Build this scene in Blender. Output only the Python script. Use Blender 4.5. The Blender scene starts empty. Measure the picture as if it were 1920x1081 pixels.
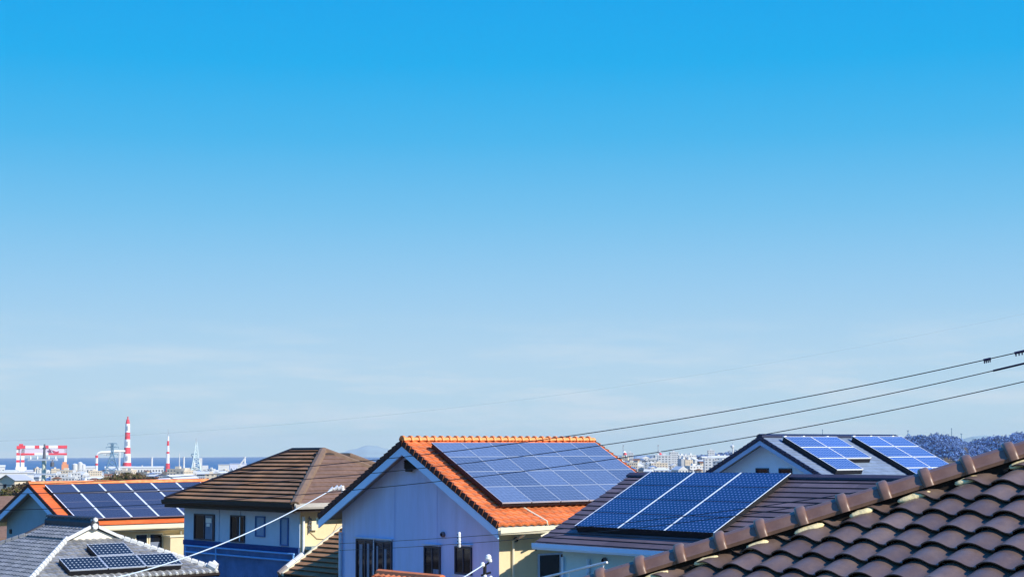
import bpy, bmesh, math, random
from mathutils import Vector, Matrix
random.seed(7)
SC = bpy.context.scene
COL = SC.collection
R = math.radians
ZC = 45.0                                  # the camera stands 45 m above the sea

# ------------------------------------------------------------------ camera
FPX = 3051.8                               # focal length in pixels of a 1920 wide frame
PITCH, ROLL = R(5.739), R(-0.258)
cp, sp = math.cos(PITCH), math.sin(PITCH)
cr, sr = math.cos(ROLL), math.sin(ROLL)
FW = Vector((0, cp, sp)); UP0 = Vector((0, -sp, cp)); RT0 = Vector((1, 0, 0))
RT = cr*RT0 + sr*UP0; UPV = -sr*RT0 + cr*UP0
cam = bpy.data.cameras.new('camera')
cam.sensor_width = 36; cam.lens = FPX/1920*36
cam.clip_start = 0.1; cam.clip_end = 60000
co = bpy.data.objects.new('camera', cam); COL.objects.link(co)
co.matrix_world = Matrix(((RT.x, UPV.x, -FW.x, 0), (RT.y, UPV.y, -FW.y, 0), (RT.z, UPV.z, -FW.z, ZC), (0, 0, 0, 1)))
SC.camera = co

def at(px, py, d):
    """point at horizontal distance d along the sight line of photo pixel (px, py)"""
    v = FW + RT*((px-960)/FPX) + UPV*((540.5-py)/FPX)
    v = v/math.hypot(v.x, v.y)*d
    return Vector((v.x, v.y, v.z+ZC))

# ------------------------------------------------------------------ sky and sun
EXPO = 0.2
SUN_EL, SUN_AZ = R(35), math.atan2(0.82, -0.57)
SDIR = Vector((math.sin(SUN_AZ)*math.cos(SUN_EL), math.cos(SUN_AZ)*math.cos(SUN_EL), math.sin(SUN_EL)))
w = bpy.data.worlds.new('World'); SC.world = w; w.use_nodes = True
nt = w.node_tree; nt.nodes.clear()
def N(t, **k):
    n = nt.nodes.new(t)
    for a, b in k.items(): setattr(n, a, b)
    return n
def lin(c):
    return tuple((v/255/12.92 if v/255 <= .04045 else ((v/255+.055)/1.055)**2.4) for v in c)
out = N('ShaderNodeOutputWorld'); bg = N('ShaderNodeBackground'); bg.inputs['Strength'].default_value = 0.1
sky = N('ShaderNodeTexSky', sky_type='NISHITA', sun_disc=False, sun_elevation=SUN_EL, sun_rotation=SUN_AZ, altitude=50, air_density=1.0, dust_density=0.6, ozone_density=2.0)
tc = N('ShaderNodeTexCoord'); sx = N('ShaderNodeSeparateXYZ')
nt.links.new(tc.outputs['Generated'], sx.inputs[0])
ramp = N('ShaderNodeValToRGB')
cr_ = ramp.color_ramp
stops = [(0.0, (178, 216, 230)), (0.025, (184, 217, 236)), (0.055, (180, 215, 239)), (0.10, (152, 205, 241)), (0.145, (114, 194, 240)),
         (0.19, (68, 182, 239)), (0.235, (16, 173, 239)), (0.29, (0, 164, 238)), (0.5, (30, 140, 238)), (1.0, (40, 120, 235))]
while len(cr_.elements) < len(stops): cr_.elements.new(0.5)
for e, (p, c) in zip(cr_.elements, stops):
    e.position = p; e.color = (*lin(c), 1)
nt.links.new(sx.outputs['Z'], ramp.inputs[0])
# thin low cloud
mp = N('ShaderNodeMapping'); mp.inputs['Scale'].default_value = (9, 9, 70)
nt.links.new(tc.outputs['Generated'], mp.inputs[0])
cn = N('ShaderNodeTexNoise'); cn.inputs['Scale'].default_value = 1.0; cn.inputs['Detail'].default_value = 6; cn.inputs['Roughness'].default_value = .6
nt.links.new(mp.outputs[0], cn.inputs['Vector'])
cm = N('ShaderNodeMapRange'); cm.inputs[1].default_value = .46; cm.inputs[2].default_value = .72
nt.links.new(cn.outputs['Fac'], cm.inputs[0])
cb = N('ShaderNodeMapRange'); cb.inputs[1].default_value = .085; cb.inputs[2].default_value = .045
nt.links.new(sx.outputs['Z'], cb.inputs[0])
cmul = N('ShaderNodeMath', operation='MULTIPLY'); nt.links.new(cm.outputs[0], cmul.inputs[0]); nt.links.new(cb.outputs[0], cmul.inputs[1])
cm2 = N('ShaderNodeMath', operation='MULTIPLY'); cm2.inputs[1].default_value = .8; nt.links.new(cmul.outputs[0], cm2.inputs[0])
cmix = N('ShaderNodeMix', data_type='RGBA'); nt.links.new(cm2.outputs[0], cmix.inputs['Factor'])
nt.links.new(ramp.outputs[0], cmix.inputs['A']); cmix.inputs['B'].default_value = (*lin((214, 228, 240)), 1)
sc10 = N('ShaderNodeVectorMath', operation='SCALE'); nt.links.new(cmix.outputs['Result'], sc10.inputs[0])
zen = N('ShaderNodeMapRange', interpolation_type='SMOOTHSTEP'); zen.inputs[1].default_value = .30; zen.inputs[2].default_value = .65   # the blue dome is brighter higher up
zen.inputs[3].default_value = 10.0/2**EXPO; zen.inputs[4].default_value = 10.0/2**EXPO*1.2
nt.links.new(sx.outputs['Z'], zen.inputs[0]); nt.links.new(zen.outputs[0], sc10.inputs['Scale'])
smix = N('ShaderNodeMix', data_type='RGBA'); smix.inputs['Factor'].default_value = 0.975
nt.links.new(sky.outputs[0], smix.inputs['A']); nt.links.new(sc10.outputs[0], smix.inputs['B'])
nt.links.new(smix.outputs['Result'], bg.inputs['Color']); nt.links.new(bg.outputs[0], out.inputs['Surface'])

sl = bpy.data.lights.new('sun', 'SUN'); sl.energy = 5.0; sl.angle = R(0.5); sl.color = (1.0, 0.93, 0.80)
so = bpy.data.objects.new('sun', sl); COL.objects.link(so)
so.rotation_euler = SDIR.to_track_quat('Z', 'Y').to_euler(); so.location = (0, 0, 300)
SC.view_settings.view_transform = 'Standard'; SC.view_settings.look = 'None'
SC.view_settings.exposure = EXPO; SC.view_settings.gamma = 1.0
SC.cycles.max_bounces = 6; SC.cycles.volume_bounces = 0

# ------------------------------------------------------------------ materials
MATS = {}
def M(name, color, rough=.7, spec=.35, var=.12, scale=6.0, tint=0.0, bump=0.0, dirt=None, dirt_scale=.7, dirt_amt=.5, metal=0.0, srgb=False, stretch=(1, 1, 1)):
    if name in MATS: return MATS[name]
    m = bpy.data.materials.new(name); m.use_nodes = True
    t = m.node_tree; t.nodes.clear()
    def n(ty, **k):
        q = t.nodes.new(ty)
        for a, b in k.items(): setattr(q, a, b)
        return q
    L = t.links.new
    o = n('ShaderNodeOutputMaterial'); b = n('ShaderNodeBsdfPrincipled'); L(b.outputs[0], o.inputs[0])
    b.inputs['Roughness'].default_value = rough; b.inputs['Specular IOR Level'].default_value = spec; b.inputs['Metallic'].default_value = metal
    c = lin(color) if srgb else color
    tcn = n('ShaderNodeTexCoord'); mpn = n('ShaderNodeMapping'); mpn.inputs['Scale'].default_value = stretch
    L(tcn.outputs['Object'], mpn.inputs[0])
    nz = n('ShaderNodeTexNoise'); nz.inputs['Scale'].default_value = scale; nz.inputs['Detail'].default_value = 5; nz.inputs['Roughness'].default_value = .65
    L(mpn.outputs[0], nz.inputs['Vector'])
    mr = n('ShaderNodeMapRange'); mr.inputs[1].default_value = .3; mr.inputs[2].default_value = .7
    mr.inputs[3].default_value = 1-var; mr.inputs[4].default_value = 1+var
    L(nz.outputs['Fac'], mr.inputs[0])
    val = mr.outputs[0]
    if tint:
        a = n('ShaderNodeAttribute', attribute_name='tint'); mt = n('ShaderNodeMapRange')
        mt.inputs[3].default_value = 1-tint; mt.inputs[4].default_value = 1+tint; L(a.outputs['Fac'], mt.inputs[0])
        mu = n('ShaderNodeMath', operation='MULTIPLY'); L(val, mu.inputs[0]); L(mt.outputs[0], mu.inputs[1]); val = mu.outputs[0]
    basec = None
    if dirt is not None:
        dz = n('ShaderNodeTexNoise'); dz.inputs['Scale'].default_value = dirt_scale; dz.inputs['Detail'].default_value = 6
        L(mpn.outputs[0], dz.inputs['Vector'])
        dm = n('ShaderNodeMapRange'); dm.inputs[1].default_value = .42; dm.inputs[2].default_value = .68; dm.inputs[4].default_value = dirt_amt
        L(dz.outputs['Fac'], dm.inputs[0])
        mx = n('ShaderNodeMix', data_type='RGBA'); mx.inputs['A'].default_value = (*c, 1); mx.inputs['B'].default_value = (*dirt, 1)
        L(dm.outputs[0], mx.inputs['Factor']); basec = mx.outputs['Result']
    vs = n('ShaderNodeVectorMath', operation='SCALE'); L(val, vs.inputs['Scale'])
    if basec is None: vs.inputs[0].default_value = c
    else: L(basec, vs.inputs[0])
    L(vs.outputs[0], b.inputs['Base Color'])
    if bump:
        bn = n('ShaderNodeBump'); bn.inputs['Strength'].default_value = bump; bn.inputs['Distance'].default_value = .02
        L(nz.outputs['Fac'], bn.inputs['Height']); L(bn.outputs[0], b.inputs['Normal'])
    MATS[name] = m
    return m

def panel_mat(name, cell, line, lw=.03, dw=.14, rough=.22, spec=.5, var=.18, hline=None):
    """silicon cells under glass; UV counts the cells"""
    m = bpy.data.materials.new(name); m.use_nodes = True
    t = m.node_tree; t.nodes.clear(); L = t.links.new
    def n(ty, **k):
        q = t.nodes.new(ty)
        for a, b in k.items(): setattr(q, a, b)
        return q
    o = n('ShaderNodeOutputMaterial'); b = n('ShaderNodeBsdfPrincipled'); L(b.outputs[0], o.inputs[0])
    b.inputs['Roughness'].default_value = rough; b.inputs['Specular IOR Level'].default_value = spec
    uv = n('ShaderNodeUVMap'); s = n('ShaderNodeSeparateXYZ'); L(uv.outputs[0], s.inputs[0])
    ax = []
    for k in ('X', 'Y'):
        f = n('ShaderNodeMath', operation='FRACT'); L(s.outputs[k], f.inputs[0])
        d = n('ShaderNodeMath', operation='SUBTRACT'); d.inputs[1].default_value = .5; L(f.outputs[0], d.inputs[0])
        a = n('ShaderNodeMath', operation='ABSOLUTE'); L(d.outputs[0], a.inputs[0]); ax.append(a)
    mxn = n('ShaderNodeMath', operation='MAXIMUM'); L(ax[0].outputs[0], mxn.inputs[0]); L(ax[1].outputs[0], mxn.inputs[1])
    g1 = n('ShaderNodeMath', operation='GREATER_THAN'); g1.inputs[1].default_value = .5-lw; L(mxn.outputs[0], g1.inputs[0])
    ad = n('ShaderNodeMath', operation='ADD'); L(ax[0].outputs[0], ad.inputs[0]); L(ax[1].outputs[0], ad.inputs[1])
    g2 = n('ShaderNodeMath', operation='GREATER_THAN'); g2.inputs[1].default_value = 1-dw; L(ad.outputs[0], g2.inputs[0])
    mk = n('ShaderNodeMath', operation='MAXIMUM'); L(g1.outputs[0], mk.inputs[0]); L(g2.outputs[0], mk.inputs[1])
    nz = n('ShaderNodeTexNoise'); nz.inputs['Scale'].default_value = 1.7; nz.inputs['Detail'].default_value = 4
    L(uv.outputs[0], nz.inputs['Vector'])
    oi = n('ShaderNodeObjectInfo')
    mr = n('ShaderNodeMapRange'); mr.inputs[1].default_value = .3; mr.inputs[2].default_value = .7; mr.inputs[3].default_value = 1-var; mr.inputs[4].default_value = 1+var
    L(nz.outputs['Fac'], mr.inputs[0])
    mo = n('ShaderNodeMapRange'); mo.inputs[3].default_value = .78; mo.inputs[4].default_value = 1.22; L(oi.outputs['Random'], mo.inputs[0])  # cell brightness differs per panel, standing in for uneven sky reflections
    mu = n('ShaderNodeMath', operation='MULTIPLY'); L(mr.outputs[0], mu.inputs[0]); L(mo.outputs[0], mu.inputs[1])
    vs = n('ShaderNodeVectorMath', operation='SCALE'); vs.inputs[0].default_value = cell; L(mu.outputs[0], vs.inputs['Scale'])
    mx = n('ShaderNodeMix', data_type='RGBA'); L(mk.outputs[0], mx.inputs['Factor']); L(vs.outputs[0], mx.inputs['A']); mx.inputs['B'].default_value = (*line, 1)
    L(mx.outputs['Result'], b.inputs['Base Color'])
    return m

white = M('white_paint', (.78, .78, .76), .5, .4, .06, 3)
cream_trim = M('cream_trim', (.80, .72, .52), .5, .4, .06, 3)
alu = M('aluminium', (.72, .76, .80), .4, .5, .06, 4)
black = M('black_metal', (.012, .012, .016), .55, .3, .2, 4)
dark_wood = M('dark_fascia', (.022, .014, .012), .6, .3, .25, 3)
glass = M('window_glass', (.008, .011, .02), .08, .5, .3, .8)
curtain = M('curtain', (.20, .24, .33), .9, .1, .3, 5, stretch=(6, 6, .5))
wframe = M('window_frame_dark', (.02, .03, .06), .5, .4, .1, 3)
wframe_pale = M('window_frame_pale', (.45, .55, .68), .5, .4, .1, 3)
orange_tile = M('orange_tile', (.74, .215, .070), .6, .35, .14, 5, tint=.22, dirt=(.52, .16, .06), dirt_scale=1.4, dirt_amt=.5)
orange_ridge = M('orange_ridge', (.80, .20, .045), .55, .35, .16, 5, tint=.15, dirt=(.85, .42, .15), dirt_scale=4, dirt_amt=.7)
orange_tile2 = M('orange_slate', (.76, .175, .045), .6, .3, .10, 4, tint=.10, dirt=(.60, .10, .02), dirt_scale=.8, dirt_amt=.5)
brown_tile = M('brown_flat_tile', (.27, .145, .072), .75, .22, .20, 4, tint=.22, dirt=(.48, .22, .08), dirt_scale=.55, dirt_amt=.6)
brown_tile2 = M('brown_slate_hip_end', (.19, .115, .08), .75, .25, .20, 5, tint=.12, dirt=(.20, .12, .08), dirt_scale=.8, dirt_amt=.5)
brown_cap = M('brown_cap', (.22, .14, .085), .6, .3, .15, 4)
purple_slate = M('dark_purple_slate', (.125, .092, .100), .6, .35, .25, 3, tint=.25, stretch=(1, .3, 1))
near_tile = M('near_brown_tile', (.128, .084, .064), .34, .50, .14, 14, tint=.24, bump=.12, dirt=(.19, .135, .105), dirt_scale=2.6, dirt_amt=.6)
near_ridge = M('near_brown_ridge', (.185, .100, .066), .38, .40, .13, 18, tint=.12, bump=.12, dirt=(.26, .17, .12), dirt_scale=4.0, dirt_amt=.6)
mortar = M('pale_mortar', (.82, .66, .34), .9, .1, .22, 16, bump=.5)
grey_tile = M('grey_tile', (.215, .218, .22), .6, .35, .20, 6, tint=.24, dirt=(.27, .265, .24), dirt_scale=.9, dirt_amt=.5)
ridge_shade_grey = M('ridge_shade_grey', (.030, .032, .045), .55, .4, .2, 5)  # grey ridge, darkened in colour as its shaded side looks
pale_cap = M('pale_cap', (.66, .66, .62), .6, .3, .15, 5)
blue_slate = M('blue_grey_slate', (.20, .255, .335), .6, .35, .12, 4, tint=.10)
navy_tile = M('navy_roof_edge', (.015, .02, .06), .5, .4, .2, 4)

wall_cream = M('cream_wall', (.76, .62, .38), .85, .2, .05, 2.5, bump=.1)
wall_shade_blue = M('shade_blue_gable', (.44, .57, .86), .85, .2, .10, 2.6, bump=.15, dirt=(.35, .46, .72), dirt_scale=1.3, dirt_amt=.45, stretch=(1, 1.6, .22))  # cream gable wall with the blue of its shade painted in
wall_shade_white = M('shade_blue_render', (.50, .60, .74), .85, .2, .06, 2.0, bump=.1)  # whitish wall, blue cast of the shaded side put into the colour
wall_navy = M('navy_siding', (.10, .195, .40), .8, .25, .24, 1.6)
wall_teal = M('pale_teal_wall', (.40, .66, .80), .85, .2, .07, 1.5, bump=.1)
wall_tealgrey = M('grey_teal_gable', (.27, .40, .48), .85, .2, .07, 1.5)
wall_ice = M('ice_blue_gable', (.62, .74, .90), .85, .2, .05, 1.5)
trim_shade_blue = M('shade_blue_trim', (.42, .70, .98), .5, .4, .04, 2)  # white trim tinted with the blue it takes on in shade
soffit = M('grey_soffit', (.30, .30, .33), .85, .2, .08, 2)
concrete = M('pole_concrete', (.62, .66, .55), .85, .2, .12, 3)
rust = M('weathered_steel', (.12, .13, .16), .6, .4, .2, 6)
wire_m = M('cable_black', (.012, .02, .035), .6, .3, .1, 1)
wire_w = M('cable_white', (.70, .80, .86), .6, .3, .1, 1)
porcelain = M('porcelain', (.85, .85, .83), .25, .5, .04, 3)

pm_h1 = panel_mat('lavender_solar_cells', (.100, .138, .225), (.19, .24, .36), .035, .13, .20, .5)
pm_h5 = panel_mat('deep_blue_solar_cells', (.012, .025, .098), (.16, .22, .44), .0, .24, .2, .5, .25)
pm_h6 = panel_mat('bright_blue_solar_cells', (.038, .085, .29), (.32, .44, .72), .05, .10, .25, .5)
pm_h3 = panel_mat('slate_solar_cells', (.042, .047, .080), (.07, .078, .12), .02, .10, .25, .5)
pm_h4 = panel_mat('black_solar_cells', (.016, .018, .020), (.40, .44, .44), .0, .24, .25, .5)

# ------------------------------------------------------------------ mesh helpers
class MB:
    def __init__(s, dz=0.0): s.v = []; s.f = []; s.m = []; s.t = []; s.uv = {}; s.dz = dz
    def face(s, pts, m=0, t=.5, uv=None):
        k = len(s.v); s.v += [Vector(p) for p in pts]; s.f.append(list(range(k, k+len(pts)))); s.m.append(m); s.t.append(t)
        if uv: s.uv[len(s.f)-1] = uv
    def box(s, x0, x1, y0, y1, z0, z1, m=0, t=.5):
        p = lambda a, b, c: (a, b, c)
        s.face([p(x0,y0,z0), p(x0,y1,z0), p(x1,y1,z0), p(x1,y0,z0)], m, t); s.face([p(x0,y0,z1), p(x1,y0,z1), p(x1,y1,z1), p(x0,y1,z1)], m, t)
        s.face([p(x0,y0,z0), p(x1,y0,z0), p(x1,y0,z1), p(x0,y0,z1)], m, t); s.face([p(x1,y1,z0), p(x0,y1,z0), p(x0,y1,z1), p(x1,y1,z1)], m, t)
        s.face([p(x0,y1,z0), p(x0,y0,z0), p(x0,y0,z1), p(x0,y1,z1)], m, t); s.face([p(x1,y0,z0), p(x1,y1,z0), p(x1,y1,z1), p(x1,y0,z1)], m, t)
    def prism(s, poly, ext, m=0, t=.5, mside=None):
        """closed slab: polygon (3-D points) pushed along ext"""
        e = Vector(ext); a = [Vector(p) for p in poly]; b = [p+e for p in a]; n = len(a)
        s.face(list(reversed(a)), m, t); s.face(b, m, t)
        for i in range(n): s.face([a[i], a[(i+1) % n], b[(i+1) % n], b[i]], m if mside is None else mside, t)
    def tube(s, path, r, n=8, m=0, cap=True, t=.5):
        P = [Vector(p) for p in path]; rs = r if isinstance(r, (list, tuple)) else [r]*len(P)
        rings = []
        for i, p in enumerate(P):
            d = (P[min(i+1, len(P)-1)]-P[max(i-1, 0)]).normalized()
            a = Vector((0, 0, 1)) if abs(d.z) < .9 else Vector((1, 0, 0))
            u = d.cross(a).normalized(); w_ = u.cross(d).normalized()
            rings.append([p+(u*math.cos(2*math.pi*k/n)+w_*math.sin(2*math.pi*k/n))*rs[i] for k in range(n)])
        for i in range(len(P)-1):
            for k in range(n):
                s.face([rings[i][k], rings[i+1][k], rings[i+1][(k+1) % n], rings[i][(k+1) % n]], m, t)
        if cap: s.face(rings[0], m, t); s.face(list(reversed(rings[-1])), m, t)
    def sweep(s, sec, A, B, side, up, m=0, t=.5, ms=None):
        """section points (a along side, b along up) swept from A to B"""
        A, B, side, up = Vector(A), Vector(B), Vector(side), Vector(up)
        a = [A+side*x+up*y for x, y in sec]; b = [B+side*x+up*y for x, y in sec]; n = len(sec)
        for i in range(n-1): s.face([a[i], a[i+1], b[i+1], b[i]], (ms[i] if ms else m), t)
        s.face(a, m, t); s.face(list(reversed(b)), m, t)
    def build(s, name, mats, parent=None, smooth=False, sharp=35, recalc=True, dz=None):
        me = bpy.data.meshes.new(name)
        bm = bmesh.new(); tl = bm.faces.layers.float.new('tint')
        uvl = bm.loops.layers.uv.new('UVMap') if s.uv else None
        off = Vector((0, 0, s.dz))
        vs = [bm.verts.new(p+off) for p in s.v]
        for i, f in enumerate(s.f):
            q = bm.faces.new([vs[k] for k in f]); q.material_index = s.m[i]; q[tl] = s.t[i]; q.smooth = smooth
            if uvl is not None and i in s.uv:
                for lp, c in zip(q.loops, s.uv[i]): lp[uvl].uv = c
        bmesh.ops.remove_doubles(bm, verts=bm.verts, dist=1e-4)
        if recalc: bmesh.ops.recalc_face_normals(bm, faces=bm.faces)
        bm.to_mesh(me); bm.free()
        for m in (mats if isinstance(mats, (list, tuple)) else [mats]): me.materials.append(m)
        if smooth: me.set_sharp_from_angle(angle=R(sharp))
        o = bpy.data.objects.new(name, me); COL.objects.link(o)
        if parent: o.parent = parent
        return o

def tag(o, label=None, cat=None, group=None, kind=None):
    if label: o['label'] = label
    if cat: o['category'] = cat
    if group: o['group'] = group
    if kind: o['kind'] = kind
    return o
def thing(name, label, cat, x, y, z, yaw=0, group=None):
    o = bpy.data.objects.new(name, None); COL.objects.link(o); o.empty_display_size = .5
    o.location = (x, y, z); o.rotation_euler = (0, 0, yaw)
    return tag(o, label, cat, group)
def kids(o): return [c for c in bpy.data.objects if c.parent is o]
def copy_tree(src, parent=None, ch=None):
    c = src.copy(); COL.objects.link(c)
    if parent: c.parent = parent
    for k in (ch if ch is not None else kids(src)): copy_tree(k, c)
    return c

def inside(P, u, v):
    for i in range(len(P)):
        a, b = P[i], P[(i+1) % len(P)]
        if (b[0]-a[0])*(v-a[1])-(b[1]-a[1])*(u-a[0]) < -1e-9: return False
    return True
def clip(sub, P):
    for i in range(len(P)):
        a, b = P[i], P[(i+1) % len(P)]; res = []
        if not sub: return []
        def sd(p): return (b[0]-a[0])*(p[1]-a[1])-(b[1]-a[1])*(p[0]-a[0])
        for k in range(len(sub)):
            p, q = sub[k], sub[(k+1) % len(sub)]; d1, d2 = sd(p), sd(q)
            if d1 >= 0: res.append(p)
            if (d1 >= 0) != (d2 >= 0):
                t = d1/(d1-d2); res.append((p[0]+(q[0]-p[0])*t, p[1]+(q[1]-p[1])*t))
        sub = res
    return sub
WAVE = [(0, 0), (.07, .02), (.085, .05), (.09, .36), (.19, .68), (.31, .91), (.42, 1.0), (.52, .97), (.62, .83), (.72, .55), (.81, .25), (.90, .06), (1, 0)]
WAVE_LO = [(0, 0), (.14, .1), (.16, .35), (.36, .95), (.50, 1.0), (.72, .55), (.90, .06), (1, 0)]
def tiled(mb, O, U, V, Nn, poly, exp, step, col=None, amp=0, prof=WAVE_LO, base=0.0, m=0, tw=.3, u0=0, v0=0, rng=random, lip=None):
    ov = .055 if lip else 0
    O, U, V, Nn = Vector(O), Vector(U).normalized(), Vector(V).normalized(), Vector(Nn).normalized()
    us = [p[0] for p in poly]; vs = [p[1] for p in poly]
    ulo, uhi, vlo, vhi = min(us), max(us), min(vs), max(vs)
    def P(u, v, h): return O+U*u+V*v+Nn*h
    j = math.floor((vlo-v0)/exp)
    while v0+j*exp < vhi-1e-6:
        va = v0+j*exp; vb = va+exp
        row = max(va, vlo+1e-6)
        xs = []                                            # interval of the outline on the lower edge line
        for i in range(len(poly)):
            a, b = poly[i], poly[(i+1) % len(poly)]
            if (a[1]-row)*(b[1]-row) <= 0 and abs(a[1]-b[1]) > 1e-9: xs.append(a[0]+(b[0]-a[0])*(row-a[1])/(b[1]-a[1]))
        cw = col or tw
        sh = 0 if col else (.5*cw if j % 2 else 0)
        i = math.floor((ulo-u0-sh)/cw)
        while u0+sh+i*cw < uhi:
            ua = u0+sh+i*cw; t = rng.random()
            if col: br = [(ua+p*cw, h*amp) for p, h in prof]
            else: br = [(ua, 0), (ua+cw, 0)]
            for (x0, h0), (x1, h1) in zip(br, br[1:]):
                if x1 <= ulo or x0 >= uhi: continue
                def hh(u, v): return base+h0+(h1-h0)*(u-x0)/max(x1-x0, 1e-9)+step*(vb-v)/exp
                q = [(x0, va), (x1, va), (x1, vb+ov), (x0, vb+ov)]
                if not all(inside(poly, *c) for c in q): q = clip(q, poly)
                if len(q) >= 3: mb.face([P(u, v, hh(u, v)) for u, v in q], m, t)
                if len(xs) >= 2:
                    e0, e1 = max(x0, min(xs)), min(x1, max(xs))
                    if e1-e0 > 1e-5:
                        if lip and va > vlo: mb.face([P(e0, row, hh(e0, row)-lip), P(e1, row, hh(e1, row)-lip), P(e1, row, hh(e1, row)), P(e0, row, hh(e0, row))], m, t); continue
                        mb.face([P(e0, row, hh(e0, row)-step-(base if va <= vlo else 0)), P(e1, row, hh(e1, row)-step-(base if va <= vlo else 0)), P(e1, row, hh(e1, row)), P(e0, row, hh(e0, row))], m, t)
            i += 1
        j += 1

def place(o, O, U, V, Nn, dz=0):
    o.matrix_local = Matrix(((U.x, V.x, Nn.x, O.x), (U.y, V.y, Nn.y, O.y), (U.z, V.z, Nn.z, O.z+dz), (0, 0, 0, 1)))

def panel_proto(pw, ph, nx, ny, gmat, fs, fe, ms, me_, thick=.05):
    """one module lying in its own xy plane, origin at its lower left corner: glass with a back, and a frame of four bars"""
    mb = MB(); g = .006
    mb.face([(fs, fe, thick-.006), (pw-fs, fe, thick-.006), (pw-fs, ph-fe, thick-.006), (fs, ph-fe, thick-.006)], 0, .5, [(0, 0), (nx, 0), (nx, ny), (0, ny)])
    mb.face([(fs, fe, .01), (fs, ph-fe, .01), (pw-fs, ph-fe, .01), (pw-fs, fe, .01)], 1)
    a = mb.build('solar_panel', [gmat, black], recalc=False)
    fb = MB()
    fb.box(g, fs, g, ph-g, thick-.012, thick, 0); fb.box(pw-fs, pw-g, g, ph-g, thick-.012, thick, 0); fb.box(g+.002, fs, g+.002, ph-g-.002, 0, thick-.013, 2); fb.box(pw-fs, pw-g-.002, g+.002, ph-g-.002, 0, thick-.013, 2)
    fb.box(fs, pw-fs, g, fe, 0, thick-.003, 1); fb.box(fs, pw-fs, ph-fe, ph-g, 0, thick-.003, 1)
    f = fb.build('frame', [ms, me_, black], a)
    return a, f
def panel_grid(house, proto, cells, O, U, V, Nn, pw, ph, dz):
    a, f = proto; first = True
    for c, k, extra in cells:
        if first: o = a; first = False
        else:
            o = a.copy(); COL.objects.link(o); g = f.copy(); COL.objects.link(g); g.parent = o
        o.parent = house
        place(o, O+U*(c*pw)-V*((k+1)*ph+extra), U, V, Nn, dz)

def window(house, origin, ux, w_, h_, dz, mats=(wframe, glass), mull=1, depth=.05, hbar=False, blind=None):
    """window standing on a wall: origin lower left corner seen from outside, ux unit vector to the right; frame > pane"""
    ux = Vector(ux); nn = Vector((ux.y, -ux.x, 0)); o = Vector(origin); up = Vector((0, 0, 1))
    mb = MB(dz); b = .05
    def bar(a0, a1, b0, b1, d=depth):
        p = [o+ux*a0+up*b0, o+ux*a1+up*b0, o+ux*a1+up*b1, o+ux*a0+up*b1]; mb.prism([q-nn*.02 for q in p], nn*(d+.02))
    bar(0, b, 0, h_); bar(w_-b, w_, 0, h_); bar(b, w_-b, 0, b); bar(b, w_-b, h_-b, h_)
    for i in range(1, mull+1):
        x = w_*i/(mull+1); bar(x-.02, x+.02, b, h_-b, depth-.012)
    if hbar: bar(b, w_-b, h_*.5-.015, h_*.5+.015, depth-.016)
    f = mb.build('window', mats[0], house)
    pb = MB(dz); q = [o+ux*b+up*b, o+ux*(w_-b)+up*b, o+ux*(w_-b)+up*(h_-b), o+ux*b+up*(h_-b)]
    pb.prism([p+nn*.003 for p in q], nn*.014); pb.build('pane', mats[1], f)
    if blind:
        cb_ = MB(dz)
        for (x0, x1, z0, z1) in blind:
            q = [o+ux*(x0*w_)+up*(z0*h_), o+ux*(x1*w_)+up*(z0*h_), o+ux*(x1*w_)+up*(z1*h_), o+ux*(x0*w_)+up*(z1*h_)]
            cb_.prism([p+nn*.018 for p in q], nn*.006)
        cb_.build('curtain', curtain, f)
    return f

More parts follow.
